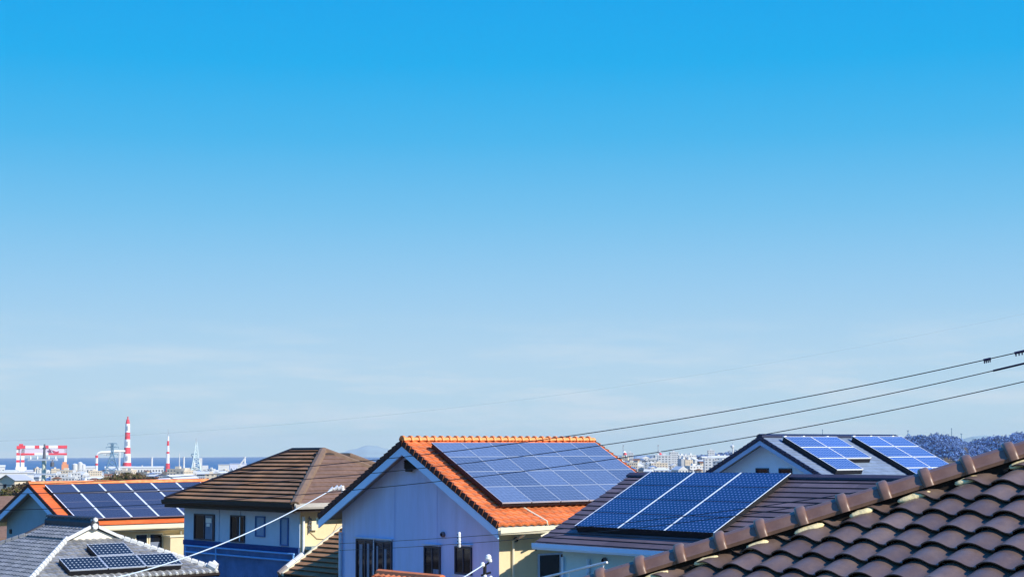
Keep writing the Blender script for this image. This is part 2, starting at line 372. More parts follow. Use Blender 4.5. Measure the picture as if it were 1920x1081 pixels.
def gable_frame(house, dz, L, w_, h_, ov, oe, zg, mats_wall, barge, roofmats, exp, step, col, amp, edge_mat, slab=.13, barge_h=(.13, .38), flat_tw=.3, eave_gutter=cream_trim, base=.02):
    """gable house: ridge on local x from 0 to L at z 0, eaves at y = -w_ (sun side) and y = +w_; zg = ground"""
    k = h_/w_; n = math.hypot(w_, h_); c, s_ = w_/n, h_/n
    # walls
    mb = MB(dz); yw = w_-oe; zt = -slab-.02
    def zr(y): return -abs(y)*k+zt
    g = [(-yw, zg), (yw, zg), (yw, zr(yw)), (0, zr(0)), (-yw, zr(yw))]
    for x, fl in ((ov, 1), (L-ov, 0)):
        p = [(x, a, b) for a, b in g]; mb.face(p if not fl else list(reversed(p)), 0)
    mb.face([(ov, -yw, zg), (L-ov, -yw, zg), (L-ov, -yw, zr(yw)), (ov, -yw, zr(yw))], 1)
    mb.face([(ov, yw, zg), (ov, yw, zr(yw)), (L-ov, yw, zr(yw)), (L-ov, yw, zg)], 1)
    mb.build('wall', mats_wall, house)
    # roof: deck slabs + tiles
    mb = MB(dz)
    for sg in (-1, 1):
        e = Vector((0, sg*w_, -h_)); r0 = Vector((0, 0, 0)); dn = Vector((0, 0, -slab))
        a = [r0+dn*.15, e+dn*.15, e+dn*.15+Vector((L, 0, 0)), r0+dn*.15+Vector((L, 0, 0))]
        mb.prism(a, dn*.85, 1)
    V = Vector((0, c, s_)); Nn = Vector((0, -s_, c))
    tiled(mb, (0, -w_, -h_), (1, 0, 0), V, Nn, [(-.04, -.05), (L+.04, -.05), (L+.04, n), (-.04, n)], exp, step, col, amp, base=base, tw=flat_tw)
    V2 = Vector((0, -c, s_)); N2 = Vector((0, s_, c))
    tiled(mb, (L, w_, -h_), (-1, 0, 0), V2, N2, [(-.04, -.05), (L+.04, -.05), (L+.04, n), (-.04, n)], exp, step, col, amp, base=base, tw=flat_tw)
    # verge tiles: one stepped piece per course
    cnt = int(n/exp)
    for sg in (-1, 1):
        for x in (-.05, L+.01):
            for j in range(cnt+1):
                v0_, v1_ = j*exp, min((j+1)*exp, n)
                if v1_-v0_ < .05: continue
                P0 = Vector((x, sg*w_*(1-v0_/n), -h_*(1-v0_/n))); P1 = Vector((x, sg*w_*(1-(v1_-.02)/n), -h_*(1-(v1_-.02)/n)))
                nn = Vector((0, sg*s_, c)); top0 = base+step+amp*.8+.015; top1 = base+amp*.8+.015
                mb.prism([P0-nn*.105, P1-nn*.095, P1+nn*top1, P0+nn*top0], (.04, 0, 0), 2, .5)
                if col and sg < 0: mb.prism([P0-nn*.09, P0+(P1-P0)*.11-nn*.09, P0+(P1-P0)*.11+nn*(top0+.004), P0+nn*(top0+.004)], (-.012 if x < 0 else .052, 0, 0), 0, .6)
    mb.build('roof', roofmats, house, smooth=bool(col), sharp=42)
    for x in (-.03, L-.02):
        for sg in (-1, 1):
            e = MB(dz)
            a = [Vector((x, 0, -barge_h[0])), Vector((x, sg*w_, -h_-barge_h[0])), Vector((x, sg*w_, -h_-barge_h[1])), Vector((x, 0, -barge_h[1]))]
            e.prism(a, (.05, 0, 0)); e.build('bargeboard', barge, house)
    # gutters
    for sg in (-1, 1):
        gb = MB(dz); y = sg*(w_+.06); z = -h_-.08
        sec = [(-.07, 0), (-.07, -.14), (-.04, -.19), (.05, -.19), (.075, -.14), (.075, .015), (.06, .015), (.05, -.12), (-.05, -.12), (-.055, 0)]
        gb.sweep(sec, (-.02, y, z), (L+.02, y, z), (0, sg, 0), (0, 0, 1)); gb.build('gutter', eave_gutter, house)
    return V, Nn, n

def ridge_caps(house, dz, L, mat, pitch=.29, r=.09, z=.03, group='ridge_tile'):
    """one ridge tile with its collar, repeated along the ridge"""
    mb = MB(); sec = [(math.cos(a)*r*1.15, math.sin(a)*r) for a in [math.pi*i/8 for i in range(9)]]
    mb.sweep(sec, (0, 0, 0), (pitch, 0, 0), (0, -1, 0), (0, 0, 1))
    sec2 = [(x*1.35, y*1.62) for x, y in sec]
    mb.sweep(sec2, (0, 0, -.01), (.075, 0, -.01), (0, -1, 0), (0, 0, 1))
    p = mb.build(group, mat, house, smooth=True, sharp=40)
    n = int(round((L+.06)/pitch))
    for i in range(n):
        o = p if i == 0 else p.copy()
        if i: COL.objects.link(o)
        o.parent = house; o.location = (-.03+i*(L+.06)/n, 0, z+dz)

# ================================================================== THE GROUND
def smooth(a, b, x):
    t = max(0, min(1, (x-a)/(b-a))); return t*t*(3-2*t)
def lerp_tab(T, x):
    for (a, ya), (b, yb) in zip(T, T[1:]):
        if x <= b: return ya+(yb-ya)*max(0, (x-a))/(b-a)
    return T[-1][1]
BASE = [(0, -7.6), (40, -8.2), (62, -9.3), (90, -9.8), (150, -11.5), (300, -16), (800, -24), (1500, -31), (3000, -39), (4200, -43), (4600, -46.5), (7000, -47)]
def hump(az, d, az0, azw, d0, dw): return math.exp(-((az-az0)/azw)**2-((d-d0)/dw)**2)
def ground_z(x, y):
    d = math.hypot(x, y); az = math.degrees(math.atan2(x, y)) if d > 1 else 0
    z = lerp_tab(BASE, d)
    f = smooth(250, 700, d)
    z += f*23*hump(az, d, 6.0, 3.2, 3000, 900)                   # rising town
    z += f*26*hump(az, d, 8.6, 1.9, 3900, 500)                  # wooded ridge behind the town
    z += f*43*smooth(9.8, 13.5, az)*smooth(60, 40, abs(az))*math.exp(-((d-2300)/700)**2)*(1+.10*math.sin(az*2.3)+.05*math.sin(az*5.1+1))
    z += 12.9*hump(az, d, -13.2, 1.9, 640, 210)*f               # scrub mound on the left
    z += 9.5*hump(az, d, -16.6, 1.6, 420, 150)
    z += 12.0*hump(az, d, -9.3, 1.5, 900, 260)*f
    if d < 4000: z += .5*math.sin(x*.021+1)*math.cos(y*.017)*smooth(100, 300, d)
    return z
def polar(name, rad, az0, az1, na, fz, mats, kind='structure', wrap=False):
    me = bpy.data.meshes.new(name); vs = []; fs = []
    for r_ in rad:
        for i in range(na+(0 if wrap else 1)):
            a = R(az0+(az1-az0)*i/na); x, y = r_*math.sin(a), r_*math.cos(a); vs.append((x, y, fz(x, y)+ZC))
    n = na if wrap else na+1
    for j in range(len(rad)-1):
        for i in range(na):
            k = (i+1) % n if wrap else i+1
            fs.append((j*n+i, (j+1)*n+i, (j+1)*n+k, j*n+k))
    if wrap: fs.append(tuple(range(n-1, -1, -1))[::-1])
    me.from_pydata(vs, [], fs); me.materials.append(mats)
    for p in me.polygons: p.use_smooth = True
    bm = bmesh.new(); bm.from_mesh(me); bmesh.ops.recalc_face_normals(bm, faces=bm.faces)
    if sum(f.normal.z for f in bm.faces) < 0: bmesh.ops.reverse_faces(bm, faces=bm.faces)
    bm.to_mesh(me); bm.free()
    o = bpy.data.objects.new(name, me); COL.objects.link(o); o['kind'] = kind
    return o
ground_m = M('dry_ground', (.155, .115, .070), .95, .1, .35, .03, dirt=(.06, .065, .030), dirt_scale=.012, dirt_amt=.9)
sea_m = M('sea_water', (.010, .115, .27), .55, .25, .10, .0012, stretch=(1, 4, 1))
rad = [3, 10, 25, 45, 70, 100, 150, 210, 280, 350, 430, 520, 620, 740, 880, 1030, 1180, 1330, 1480, 1630, 1800, 2000, 2250, 2500, 2750, 3000, 3250, 3500, 3750, 4000, 4200, 4400, 4600, 5200, 7000]
polar('ground', rad, 0, 360, 360, ground_z, ground_m, wrap=True)
polar('sea', [4300, 6000, 9000, 13000, 17000, 20500], -60, 60, 60, lambda x, y: -45.0, sea_m)
# far mountains on the other side of the bay
hill_m = M('far_mountain_haze_tone', (.26, .38, .40), .95, .1, .2, .002)  # paled towards the sky, haze painted into the base colour
def ridge_strip(name, pts, d, depth, mat):
    """a real mound: crest given by photo silhouette, flanks running down to the water in front and behind"""
    me = bpy.data.meshes.new(name); vs = []; fs = []
    for px, py in pts:
        c = at(px, py, d); u = Vector((c.x, c.y, 0)).normalized()
        for k, q in ((-1, 0), (-.5, .62), (0, 1), (.5, .55), (1, 0)):
            p = c+u*depth*k; vs.append((p.x, p.y, -1+(c.z+1)*q))
    n = len(pts)
    for i in range(n-1):
        for k in range(4): fs.append((i*5+k, (i+1)*5+k, (i+1)*5+k+1, i*5+k+1))
    me.from_pydata(vs, [], fs); me.materials.append(mat)
    for p in me.polygons: p.use_smooth = True
    o = bpy.data.objects.new(name, me); COL.objects.link(o); o['kind'] = 'structure'
ridge_strip('mountain', [(560, 857.8), (600, 854.6), (625, 851.4), (640, 849.0), (652, 844.2), (660, 841.8), (668, 841.0), (678, 837.0), (686, 834.6), (694, 834.2), (700, 835.4), (709, 835.8), (718, 839.4), (726, 840.2), (735, 844.2), (750, 845.8), (775, 849.8), (800, 850.6), (830, 853.0), (880, 855.4)], 17500, 900, hill_m)
ridge_strip('mountain', [(1690, 846), (1760, 834), (1800, 824), (1822, 818), (1845, 815.5), (1866, 817), (1890, 821), (1930, 815), (1980, 818), (2060, 840)], 9000, 700, hill_m)

# ================================================================== ORANGE HOUSE IN THE MIDDLE
FR = Vector((0, -1, 0)); SD = Vector((1, 0, 0))      # "right" along the front (-x) wall and along the sunny (-y) wall
ZB = -9.0                                            # house bases, relative to the camera
def house_at(name, label, x, y, z, yaw, cat='house', group=None):
    return thing(name, label, cat, x, y, ZC+z, yaw, group)
def pipe(house, dz, path, r, mat, name='downspout', n=8):
    mb = MB(dz); mb.tube(path, r, n); return mb.build(name, mat, house, smooth=True)
def round_vent(house, dz, p, nrm, r, mat=rust):
    mb = MB(dz); p = Vector(p); n = Vector(nrm); a = Vector((0, 0, 1)); u = n.cross(a).normalized()
    for i in range(14):
        t0, t1 = 2*math.pi*i/14, 2*math.pi*(i+1)/14
        e = lambda t, q, d: p+n*d+(u*math.cos(t)+a*math.sin(t))*q
        mb.face([e(t0, r, 0), e(t1, r, 0), e(t1, r, .06), e(t0, r, .06)], 0); mb.face([e(t0, r, .06), e(t1, r, .06), e(t1, r*.6, .10), e(t0, r*.6, .10)], 0)
        mb.face([e(t0, r*.6, .10), e(t1, r*.6, .10), e(t1, r*.5, .04), e(t0, r*.5, .04)], 1)
    mb.face([e(2*math.pi*i/14, r*.5, .04) for i in range(14)], 1)
    return mb.build('vent', [mat, black], house, smooth=True)

HZ = .320
dz = HZ-ZB
L1, w1, h1 = 7.83, 4.668, 2.36
h = house_at('orange_roof_house', 'two storey house with orange tiled roof, shaded blue gable wall and the largest solar array', -3.364, 49.887, ZB, R(39.25))
V, Nn, nl = gable_frame(h, dz, L1, w1, h1, .5, .6, ZB-HZ-.3, [wall_shade_blue, wall_cream], trim_shade_blue, [orange_tile, soffit, M('orange_edge_shade', (.035, .012, .015), .6, .3, .2, 6)], .235, .035, .265, .035, None)  # verge sides of orange tile, coloured near black for shade
ridge_caps(h, dz, L1, orange_ridge, .29, .095, .06)
pw, ph = 1.121, .962
frame_grey = M('frame_grey', (.45, .50, .58), .4, .5, .1, 3)
proto = panel_proto(pw, ph, 7, 6, pm_h1, .018, .013, frame_grey, frame_grey)
T = Vector((.554, 0, 0)); O = Vector((.554, 0, 0))-V*.70+Nn*.15
O = Vector((.60, 0, 0))-V*.60+Nn*.24
panel_grid(h, proto, [(c, k, 0) for c in range(6) for k in range(4)], O, SD, V, Nn, pw, ph, dz)
mb = MB(dz); a = O+SD*.03-V*.03-Nn*.10; b = O+SD*(6*pw-.03)-V*(4*ph-.04)-Nn*.10
mb.prism([O+SD*.03-V*.03-Nn*.11, O+SD*.03-V*(4*ph-.03)-Nn*.11, O+SD*(6*pw-.03)-V*(4*ph-.03)-Nn*.11, O+SD*(6*pw-.03)-V*.03-Nn*.11], Nn*.10)
mb.build('mounting_frame', black, h)
dzr = dz; dz = dz-HZ          # the details below are measured from the camera height
# windows of the blue gable
window(h, (.5, 3.21, -4.35), FR, 1.02, 1.62, dz, (wframe, glass), 1, blind=[(.18, .34, .05, .9), (.6, .72, .05, .92), (.88, .96, .05, .8)])
window(h, (.5, 2.17, -4.35), FR, .95, 1.60, dz, (wframe, glass), 1, blind=[(.1, .2, .05, .9), (.55, .68, .05, .85)])
mb = MB(dz); mb.box(.44, .5, 2.165, 2.205, -4.35, -2.70); mb.build('window_post', wframe_pale, h)
window(h, (.5, -.475, -3.66), FR, .815, .86, dz, blind=[(.55, .9, .06, .22)])
window(h, (.5, -2.01, -3.55), FR, .81, .80, dz)
for y0, y1, z in ((3.25, 1.18, -2.70), (-.44, -1.32, -2.775), (-1.98, -2.85, -2.715)):
    mb = MB(dz); mb.box(.40, .495, y1, y0, z, z+.035); mb.build('window_hood', wframe_pale, h)
mb = MB(dz); mb.box(.40, .497, -2.86, -1.97, -3.62, -3.56); mb.build('window_sill', wframe_pale, h)
round_vent(h, dz, (.497, -1.431, -2.428), (-1, 0, 0), .085)
# gable vent under the apex
mb = MB(dz); mb.box(.40, .497, -.10, .46, -.50, -.22); mb.box(.36, .40, .02, .36, -.58, -.50)
for i in range(4): mb.box(.36, .40, -.08, .44, -.475+i*.065, -.445+i*.065)
mb.build('gable_vent', black, h)
# faint render joints of the gable
mb = MB(dz)
for y in (-1.1, 1.1): mb.box(.492, .498, y-.008, y+.008, -4.6, -abs(y)*.505-.35)
mb.build('wall_joint', M('gable_joint', (.35, .47, .77), .9, .1, .1, 3), h)
pipe(h, dz, [(.42, 4.05, -2.55), (.42, 4.05, -8.9)], .055, wframe_pale)
pipe(h, dz, [(.97, -4.66, -2.34), (.97, -4.45, -2.42), (.97, -4.13, -2.52), (.97, -4.13, -8.9)], .04, cream_trim)
pipe(h, dz, [(1.55, -3.9, -1.60), (1.75, -4.72, -1.98), (1.80, -4.78, -2.28), (1.5, -4.74, -2.40)], .028, cream_trim, 'conduit')
round_vent(h, dz, (1.10, -4.065, -2.50), (0, -1, 0), .075)
window(h, (1.93, -4.068, -4.3), SD, 1.7, 1.36, dz, (wframe_pale, glass), 1)
# porch roof standing out before the gable, only its ridge rises into view
mb = MB(dz); xr, zr_, hw_, kk_ = -1.6, -3.50, 1.95, .45; c_ = 1/math.hypot(1, kk_); s_ = kk_*c_; nn_ = hw_/c_; ya, yb = -1.1, -4.15
tiled(mb, (xr-hw_, ya, zr_-hw_*kk_), (0, -1, 0), (c_, 0, s_), (-s_, 0, c_), [(0, 0), (ya-yb, 0), (ya-yb, nn_), (0, nn_)], .235, .035, .265, .035, base=.03)
tiled(mb, (xr+hw_, yb, zr_-hw_*kk_), (0, 1, 0), (-c_, 0, s_), (s_, 0, c_), [(0, 0), (ya-yb, 0), (ya-yb, nn_), (0, nn_)], .235, .035, .265, .035, base=.03)
for sg in (-1, 1): mb.prism([(xr, ya, zr_), (xr, yb, zr_), (xr+sg*hw_, yb, zr_-hw_*kk_), (xr+sg*hw_, ya, zr_-hw_*kk_)], (0, 0, -.10), 1)
mb.sweep([(-.12, -.02), (-.09, .07), (0, .11), (.09, .07), (.12, -.02)], (xr, ya+.03, zr_+.03), (xr, yb-.03, zr_+.03), (1, 0, 0), (0, 0, 1), 0)
mb.build('porch_roof', [orange_tile, soffit], h, smooth=True, sharp=42)
mb = MB(dz); mb.prism([(xr-hw_+.3, yb+.25, -9.2), (.45, yb+.25, -9.2), (.45, yb+.25, -4.25), (xr, yb+.25, zr_-.15), (xr-hw_+.3, yb+.25, -4.3)], (0, ya-yb-.5, 0)); mb.build('porch_wall', wall_cream, h)

# ================================================================== LEFT ORANGE HOUSE WITH DARK PANELS
HZ = -1.31; zb = -9.9; dz = HZ-zb
h = house_at('low_orange_house', 'orange roofed house at the left edge with dark solar panels and grey teal gable', -21.245, 71.928, zb, R(40.83))
L3, w3, h3 = 8.924, 3.81, 1.674
V, Nn, nl = gable_frame(h, dz, L3, w3, h3, .5, .5, zb-HZ-.3, [wall_tealgrey, wall_cream], trim_shade_blue, [orange_tile2, soffit, M('orange_slate_edge', (.05, .012, .012), .6, .3, .2, 6)], .20, .012, None, 0, None, slab=.10, barge_h=(.11, .36), base=.02)
mb = MB(dz); mb.sweep([(-.16, -.05), (-.13, .04), (0, .085), (.13, .04), (.16, -.05)], (-.05, 0, .05), (L3+.05, 0, .05), (0, 1, 0), (0, 0, 1)); mb.build('ridge_cap', orange_ridge, h)
pw, ph = 1.295, .829
proto = panel_proto(pw, ph, 10, 6, pm_h3, .045, .010, M('bright_rail', (.80, .83, .86), .4, .5, .05, 4), M('pale_edge', (.20, .21, .30), .5, .4, .1, 4))
O = Vector((.50, 0, 0))-V*.457+Nn*.14
panel_grid(h, proto, [(c, k, .144 if k else 0) for c in range(6) for k in range(4)], O, SD, V, Nn, pw, ph, dz)
mb = MB(dz)
mb.prism([O+SD*.03-V*.03-Nn*.11, O+SD*.03-V*(4*ph+.11)-Nn*.11, O+SD*(6*pw-.03)-V*(4*ph+.11)-Nn*.11, O+SD*(6*pw-.03)-V*.03-Nn*.11], Nn*.085)
mb.build('mounting_frame', black, h)
mb = MB(dz); mb.box(.44, .498, 2.76, 2.92, -2.24, -2.05); mb.build('vent', black, h)
yw = -(w3-.5)
mb = MB(dz); mb.box(.25, L3-.3, yw-.42, yw-.02, -2.03, -1.99); mb.build('eave_board', cream_trim, h)
window(h, (3.42, yw, -2.85), SD, .62, .70, dz, (cream_trim, glass), 0)
window(h, (4.10, yw, -2.85), SD, .68, .70, dz, (cream_trim, glass), 0, blind=[(.1, .8, .05, .45)])
mb = MB(dz); mb.box(4.75, 6.15, yw-.75, yw-.02, -3.4, -2.32); mb.build('balcony', wall_cream, h)
mb = MB(dz); mb.box(4.70, 6.2, yw-.80, yw-.01, -2.32, -2.25); mb.build('balcony_cap', cream_trim, h)
pipe(h, dz, [(5.62, yw-.12, -2.1), (5.62, yw-.12, -8)], .05, white)
pipe(h, dz, [(2.5, yw-.10, -2.05), (2.5, yw-.10, -3.0)], .10, cream_trim)

# ================================================================== DARK ROOFED HOUSE WITH DEEP BLUE PANELS (right of the middle)
HZ = -2.441; zb = -8.6; dz = HZ-zb
h = house_at('dark_roof_house', 'house with dark purple slate roof and twelve deep blue panels behind the near tiles', .637, 44.995, zb, R(38.25))
Ls, w5, h5 = 11.25, 3.523, 1.767
n5 = math.hypot(w5, h5); c5, s5 = w5/n5, h5/n5
mb = MB(dz)
V = Vector((c5, 0, s5)); Nn = Vector((-s5, 0, c5)); U5 = Vector((0, -1, 0))
for a in ([(0, 0, -.03), (0, -Ls, -.03), (w5, -Ls, h5-.03), (w5, 0, h5-.03)], [(w5, 0, h5-.03), (w5, -Ls, h5-.03), (2*w5, -Ls, -.03), (2*w5, 0, -.03)]):
    mb.prism(a, (0, 0, -.12), 1)
tiled(mb, (0, 0, 0), U5, V, Nn, [(-.03, -.05), (Ls+.03, -.05), (Ls+.03, n5), (-.03, n5)], .26, .026, None, 0, base=0, tw=.91, lip=.012)
tiled(mb, (2*w5, -Ls, 0), (0, 1, 0), (-c5, 0, s5), (s5, 0, c5), [(-.03, -.05), (Ls+.03, -.05), (Ls+.03, n5), (-.03, n5)], .26, .026, None, 0, base=0, tw=.91, lip=.012)
for y in (.03, -Ls-.05): mb.box(0, .001, y, y+.001, -.1, -.099, 0)
mb.build('roof', [purple_slate, soffit], h)
mb = MB(dz); mb.sweep([(-.17, -.075), (-.15, -.02), (0, .055), (.15, -.02), (.17, -.075)], (w5, .04, h5+.03), (w5, -Ls-.04, h5+.03), (1, 0, 0), (0, 0, 1)); mb.build('ridge_cap', M('dark_ridge_cap', (.05, .035, .05), .55, .4, .15, 4), h)
for y in (.035, -Ls-.065):
    mb = MB(dz); mb.prism([(0, y, -.02), (w5, y, h5-.02), (w5, y, h5-.24), (0, y, -.24)], (0, .03, 0)); mb.prism([(w5, y, h5-.02), (2*w5, y, -.02), (2*w5, y, -.24), (w5, y, h5-.24)], (0, .03, 0)); mb.build('bargeboard', dark_wood, h)
for x, sg in ((0, -1), (2*w5, 1)):
    mb = MB(dz); sec = [(.07, -.02), (.07, -.12), (.03, -.16), (-.05, -.16), (-.08, -.10), (-.08, .01), (-.065, .01), (-.055, -.09), (.04, -.10), (.055, -.02)]
    mb.sweep(sec, (x-.07 if sg < 0 else x+.07, .03, -.03), (x-.07 if sg < 0 else x+.07, -Ls-.03, -.03), (-sg, 0, 0) if sg > 0 else (1, 0, 0), (0, 0, 1)); mb.build('gutter', trim_shade_blue if sg < 0 else white, h)  # shaded-side gutter gets the shade tint, the other plain white
mb = MB(dz); zg = zb-HZ-.3; y0, y1 = -.52, -Ls+.5; x0, x1 = .5, 2*w5-.5
def zr(x): return (x if x < w5 else 2*w5-x)*h5/w5-.17
mb.face([(x0, y0, zg), (x0, y1, zg), (x0, y1, zr(x0)), (x0, y0, zr(x0))]); mb.face([(x1, y0, zg), (x1, y0, zr(x1)), (x1, y1, zr(x1)), (x1, y1, zg)])
for y in (y0, y1): mb.face([(x0, y, zg), (x1, y, zg), (x1, y, zr(x1)), (w5, y, zr(w5)), (x0, y, zr(x0))])
mb.build('wall', wall_teal, h)
pw, ph = 1.758, .795
proto = panel_proto(pw, ph, 13, 6, pm_h5, .024, .014, M('bright_panel_rail', (.74, .84, .92), .4, .5, .05, 4), black)
O = Vector((w5, 0, h5))-V*.15+U5*1.059+Nn*.155
panel_grid(h, proto, [(c, k, 0) for c in range(3) for k in range(4)], O, U5, V, Nn, pw, ph, dz)
mb = MB(dz); mb.prism([O+U5*.05-V*.05-Nn*.15, O+U5*(3*pw-.12)-V*.05-Nn*.15, O+U5*(3*pw-.12)-V*(4*ph-.005)-Nn*.15, O+U5*.05-V*(4*ph-.005)-Nn*.15], Nn*.145); mb.build('mounting_frame', black, h)
round_vent(h, dz, (.498, -2.27, -.414), (-1, 0, 0), .085)
pipe(h, dz, [(.44, -1.646, -.40), (.44, -1.646, -.75), (.44, -1.60, -.80)], .045, trim_shade_blue, 'conduit')
mb = MB(dz); mb.box(.44, .497, -.60, -.52, -5.5, -.40); mb.build('corner_trim', trim_shade_blue, h)
# white handrail beside the side entrance
mb = MB(dz); a, b = Vector((-.35, -.30, -.99)), Vector((-.35, -3.3, -.37)); mb.tube([a, b], .032, 8)
for t_ in (.05, .5, .95): mb.tube([a+(b-a)*t_, a+(b-a)*t_+Vector((0, 0, -1.2))], .022, 6)
mb.build('handrail', white, h, smooth=True)

# ================================================================== PALE HOUSE WITH TWO ARRAYS (behind, right)
HZ = .526; zb = -8.6; dz = HZ-zb
h = house_at('white_gable_house', 'pale gabled house at right rear with two separate bright blue panel arrays', 9.284, 61.301, zb, R(39.71))
L6, w6, h6 = 8.151, 5.147, 2.489
V, Nn, nl = gable_frame(h, dz, L6, w6, h6, .5, .6, zb-HZ-.3, [wall_ice, wall_ice], M('ice_bargeboard', (.34, .45, .64), .6, .3, .06, 3), [blue_slate, soffit, navy_tile], .24, .016, None, 0, None, slab=.13, barge_h=(.14, .30), base=.02)
mb = MB(dz); mb.sweep([(-.15, -.06), (-.13, .02), (0, .07), (.13, .02), (.15, -.06)], (-.05, 0, .05), (L6+.05, 0, .05), (0, 1, 0), (0, 0, 1)); mb.build('ridge_cap', navy_tile, h)
pw, ph = 1.557, .935
proto = panel_proto(pw, ph, 9, 6, pm_h6, .03, .03, white, white)
O = Vector((.684, 0, 0))-V*.46+Nn*.20
cells = [(0, 0), (1, 0), (0, 1), (1, 1), (0, 2)]
panel_grid(h, proto, [(c, k, 0) for c, k in cells], O, SD, V, Nn, pw, ph, dz)
cp2 = panel_proto(pw, ph, 9, 6, pm_h6, .03, .03, white, white)
O2 = Vector((4.813, 0, 0))-V*.41+Nn*.20
panel_grid(h, cp2, [(c, k, 0) for c in range(2) for k in range(4)], O2, SD, V, Nn, pw, ph, dz)
for OO, cs in ((O, cells), (O2, [(c, k) for c in range(2) for k in range(4)])):
    for cc in (0, 1):
        ks = [k for c, k in cs if c == cc]; m_ = max(ks)+1
        mb = MB(dz); mb.prism([OO+SD*(cc*pw+.02)-V*.03-Nn*.19, OO+SD*(cc*pw+.02)-V*(m_*ph-.02)-Nn*.19, OO+SD*((cc+1)*pw-.02)-V*(m_*ph-.02)-Nn*.19, OO+SD*((cc+1)*pw-.02)-V*.03-Nn*.19], Nn*.18); mb.build('mounting_frame', black, h)
    for q in (.15, 1.2, 2.6):
        p = OO+SD*q+V*.03; mb = MB(dz); mb.box(p.x-.06, p.x+.06, p.y-.05, p.y+.05, p.z-.10, p.z+.05); mb.build('clamp', white, h)
window(h, (.5, .673, -1.40), FR, .63, .235, dz, (wframe, glass), 0)
window(h, (.5, -.465, -1.40), FR, .63, .235, dz, (wframe, glass), 0)

# ================================================================== BROWN HIP ROOF HOUSE
HZ = -1.787; zb = -9.2; dz = HZ-zb
h = house_at('brown_hip_house', 'house with stepped brown hip roof, pale upper wall and navy lower wall', -7.942, 63.505, zb, R(40.53))
A, B, H = 4.656, 3.612, 1.892
def hip_roof(house, A, B, H, dz, mats, exp, step, col=None, amp=0, X0=0, tw=.9, slab=.12, name='roof', base=0.02, faces='wesn'):
    n = math.hypot(B, H); c, s_ = B/n, H/n
    mb = MB(dz)
    F = {'w': ((-B, A, 0), (0, -1, 0), (c, 0, s_), (-s_, 0, c), 2*A), 'e': ((B, -A, 0), (0, 1, 0), (-c, 0, s_), (s_, 0, c), 2*A),
         's': ((-B, -A, 0), (1, 0, 0), (0, c, s_), (0, -s_, c), 2*B), 'n': ((B, A, 0), (-1, 0, 0), (0, -c, s_), (0, s_, c), 2*B)}
    for key in faces:
        O, U, V, Nn, ln = F[key]; O = Vector(O)+Vector((X0, 0, 0))
        poly = [(0, 0), (ln, 0), (ln-B, n), (B, n)] if ln-2*B > 1e-3 else [(0, 0), (ln, 0), (ln/2, n)]
        mi = 2 if key in 'sn' and len(mats) > 2 else 0
        tiled(mb, O, U, V, Nn, poly, exp, step if key in 'we' else step*.35, col, amp, base=base, tw=tw, m=mi, lip=.02 if key in 'we' else None)
    x0 = X0
    rz = -.004      # boarding under the tiles
    q = [Vector((x0-B, -A, rz)), Vector((x0+B, -A, rz)), Vector((x0+B, A, rz)), Vector((x0-B, A, rz))]; e0, e1 = Vector((x0, -(A-B), H-.004)), Vector((x0, A-B, H-.004))
    mb.face([q[0], q[1], e0], 1); mb.face([q[2], q[3], e1], 1); mb.face([q[3], q[0], e0, e1], 1); mb.face([q[1], q[2], e1, e0], 1)
    mb.prism([(x0-B, -A, -.01), (x0+B, -A, -.01), (x0+B, A, -.01), (x0-B, A, -.01)], (0, 0, -slab), 1)
    return mb.build(name, mats, house, smooth=bool(col), sharp=42)
hip_roof(h, A, B, H, dz, [brown_tile, dark_wood, brown_tile2], .30, .065)
def hip_cap(house, P, Q, dz, mat, wd=.13, ht=.09, name='hip_cap', lift=.03):
    P, Q = Vector(P), Vector(Q); d = (Q-P).normalized(); side = d.cross(Vector((0, 0, 1))).normalized(); up = side.cross(d)
    mb = MB(dz); mb.sweep([(-wd, -.05), (-wd*.75, ht*.55), (0, ht), (wd*.75, ht*.55), (wd, -.05)], P+up*lift, Q+up*lift, side, up); return mb.build(name, mat, house)
hip_cap(h, (-B, -A, 0), (0, -(A-B), H), dz, brown_cap, .17); hip_cap(h, (B, -A, 0), (0, -(A-B), H), dz, brown_cap); hip_cap(h, (-B, A, 0), (0, A-B, H), dz, dark_wood); hip_cap(h, (B, A, 0), (0, A-B, H), dz, dark_wood)
hip_cap(h, (0, -(A-B)-.05, H), (0, A-B+.05, H), dz, dark_wood, .14, .08, 'ridge_cap')
# wing behind with its own short ridge
W = 3.3; Hw = W*H/B-.02; n = math.hypot(W, Hw); cw, sw = W/n, Hw/n
mb = MB(dz); x1 = 1.0
tiled(mb, (-1.5, -A, -.02), (1, 0, 0), (0, cw, sw), (0, -sw, cw), [(0, 0), (1.5+x1+W, 0), (1.5+x1, n), (1.5, n)], .30, .02, tw=.9, base=0, m=2)
tiled(mb, (x1+W, -A, -.02), (0, 1, 0), (-cw, 0, sw), (sw, 0, cw), [(0, 0), (2*W, 0), (W, n)], .30, .05, tw=.9, base=0)
tiled(mb, (x1+W, -A+2*W, -.02), (-1, 0, 0), (0, -cw, sw), (0, sw, cw), [(0, 0), (x1+W+1.5, 0), (x1+W, n), (W, n)], .30, .05, tw=.9, base=0)
mb.prism([(B-.02, -A+.01, -.03), (x1+W, -A+.01, -.03), (x1+W, -A+2*W, -.03), (B-.02, -A+2*W, -.03)], (0, 0, -.11), 1)
mb.build('wing_roof', [brown_tile, dark_wood, brown_tile2], h)
hip_cap(h, (x1+W, -A, -.02), (x1, -A+W, Hw-.02), dz, brown_cap, .12, .08); hip_cap(h, (-.6, -A+W, Hw-.02), (x1, -A+W, Hw-.02), dz, dark_wood, .12, .07, 'ridge_cap')
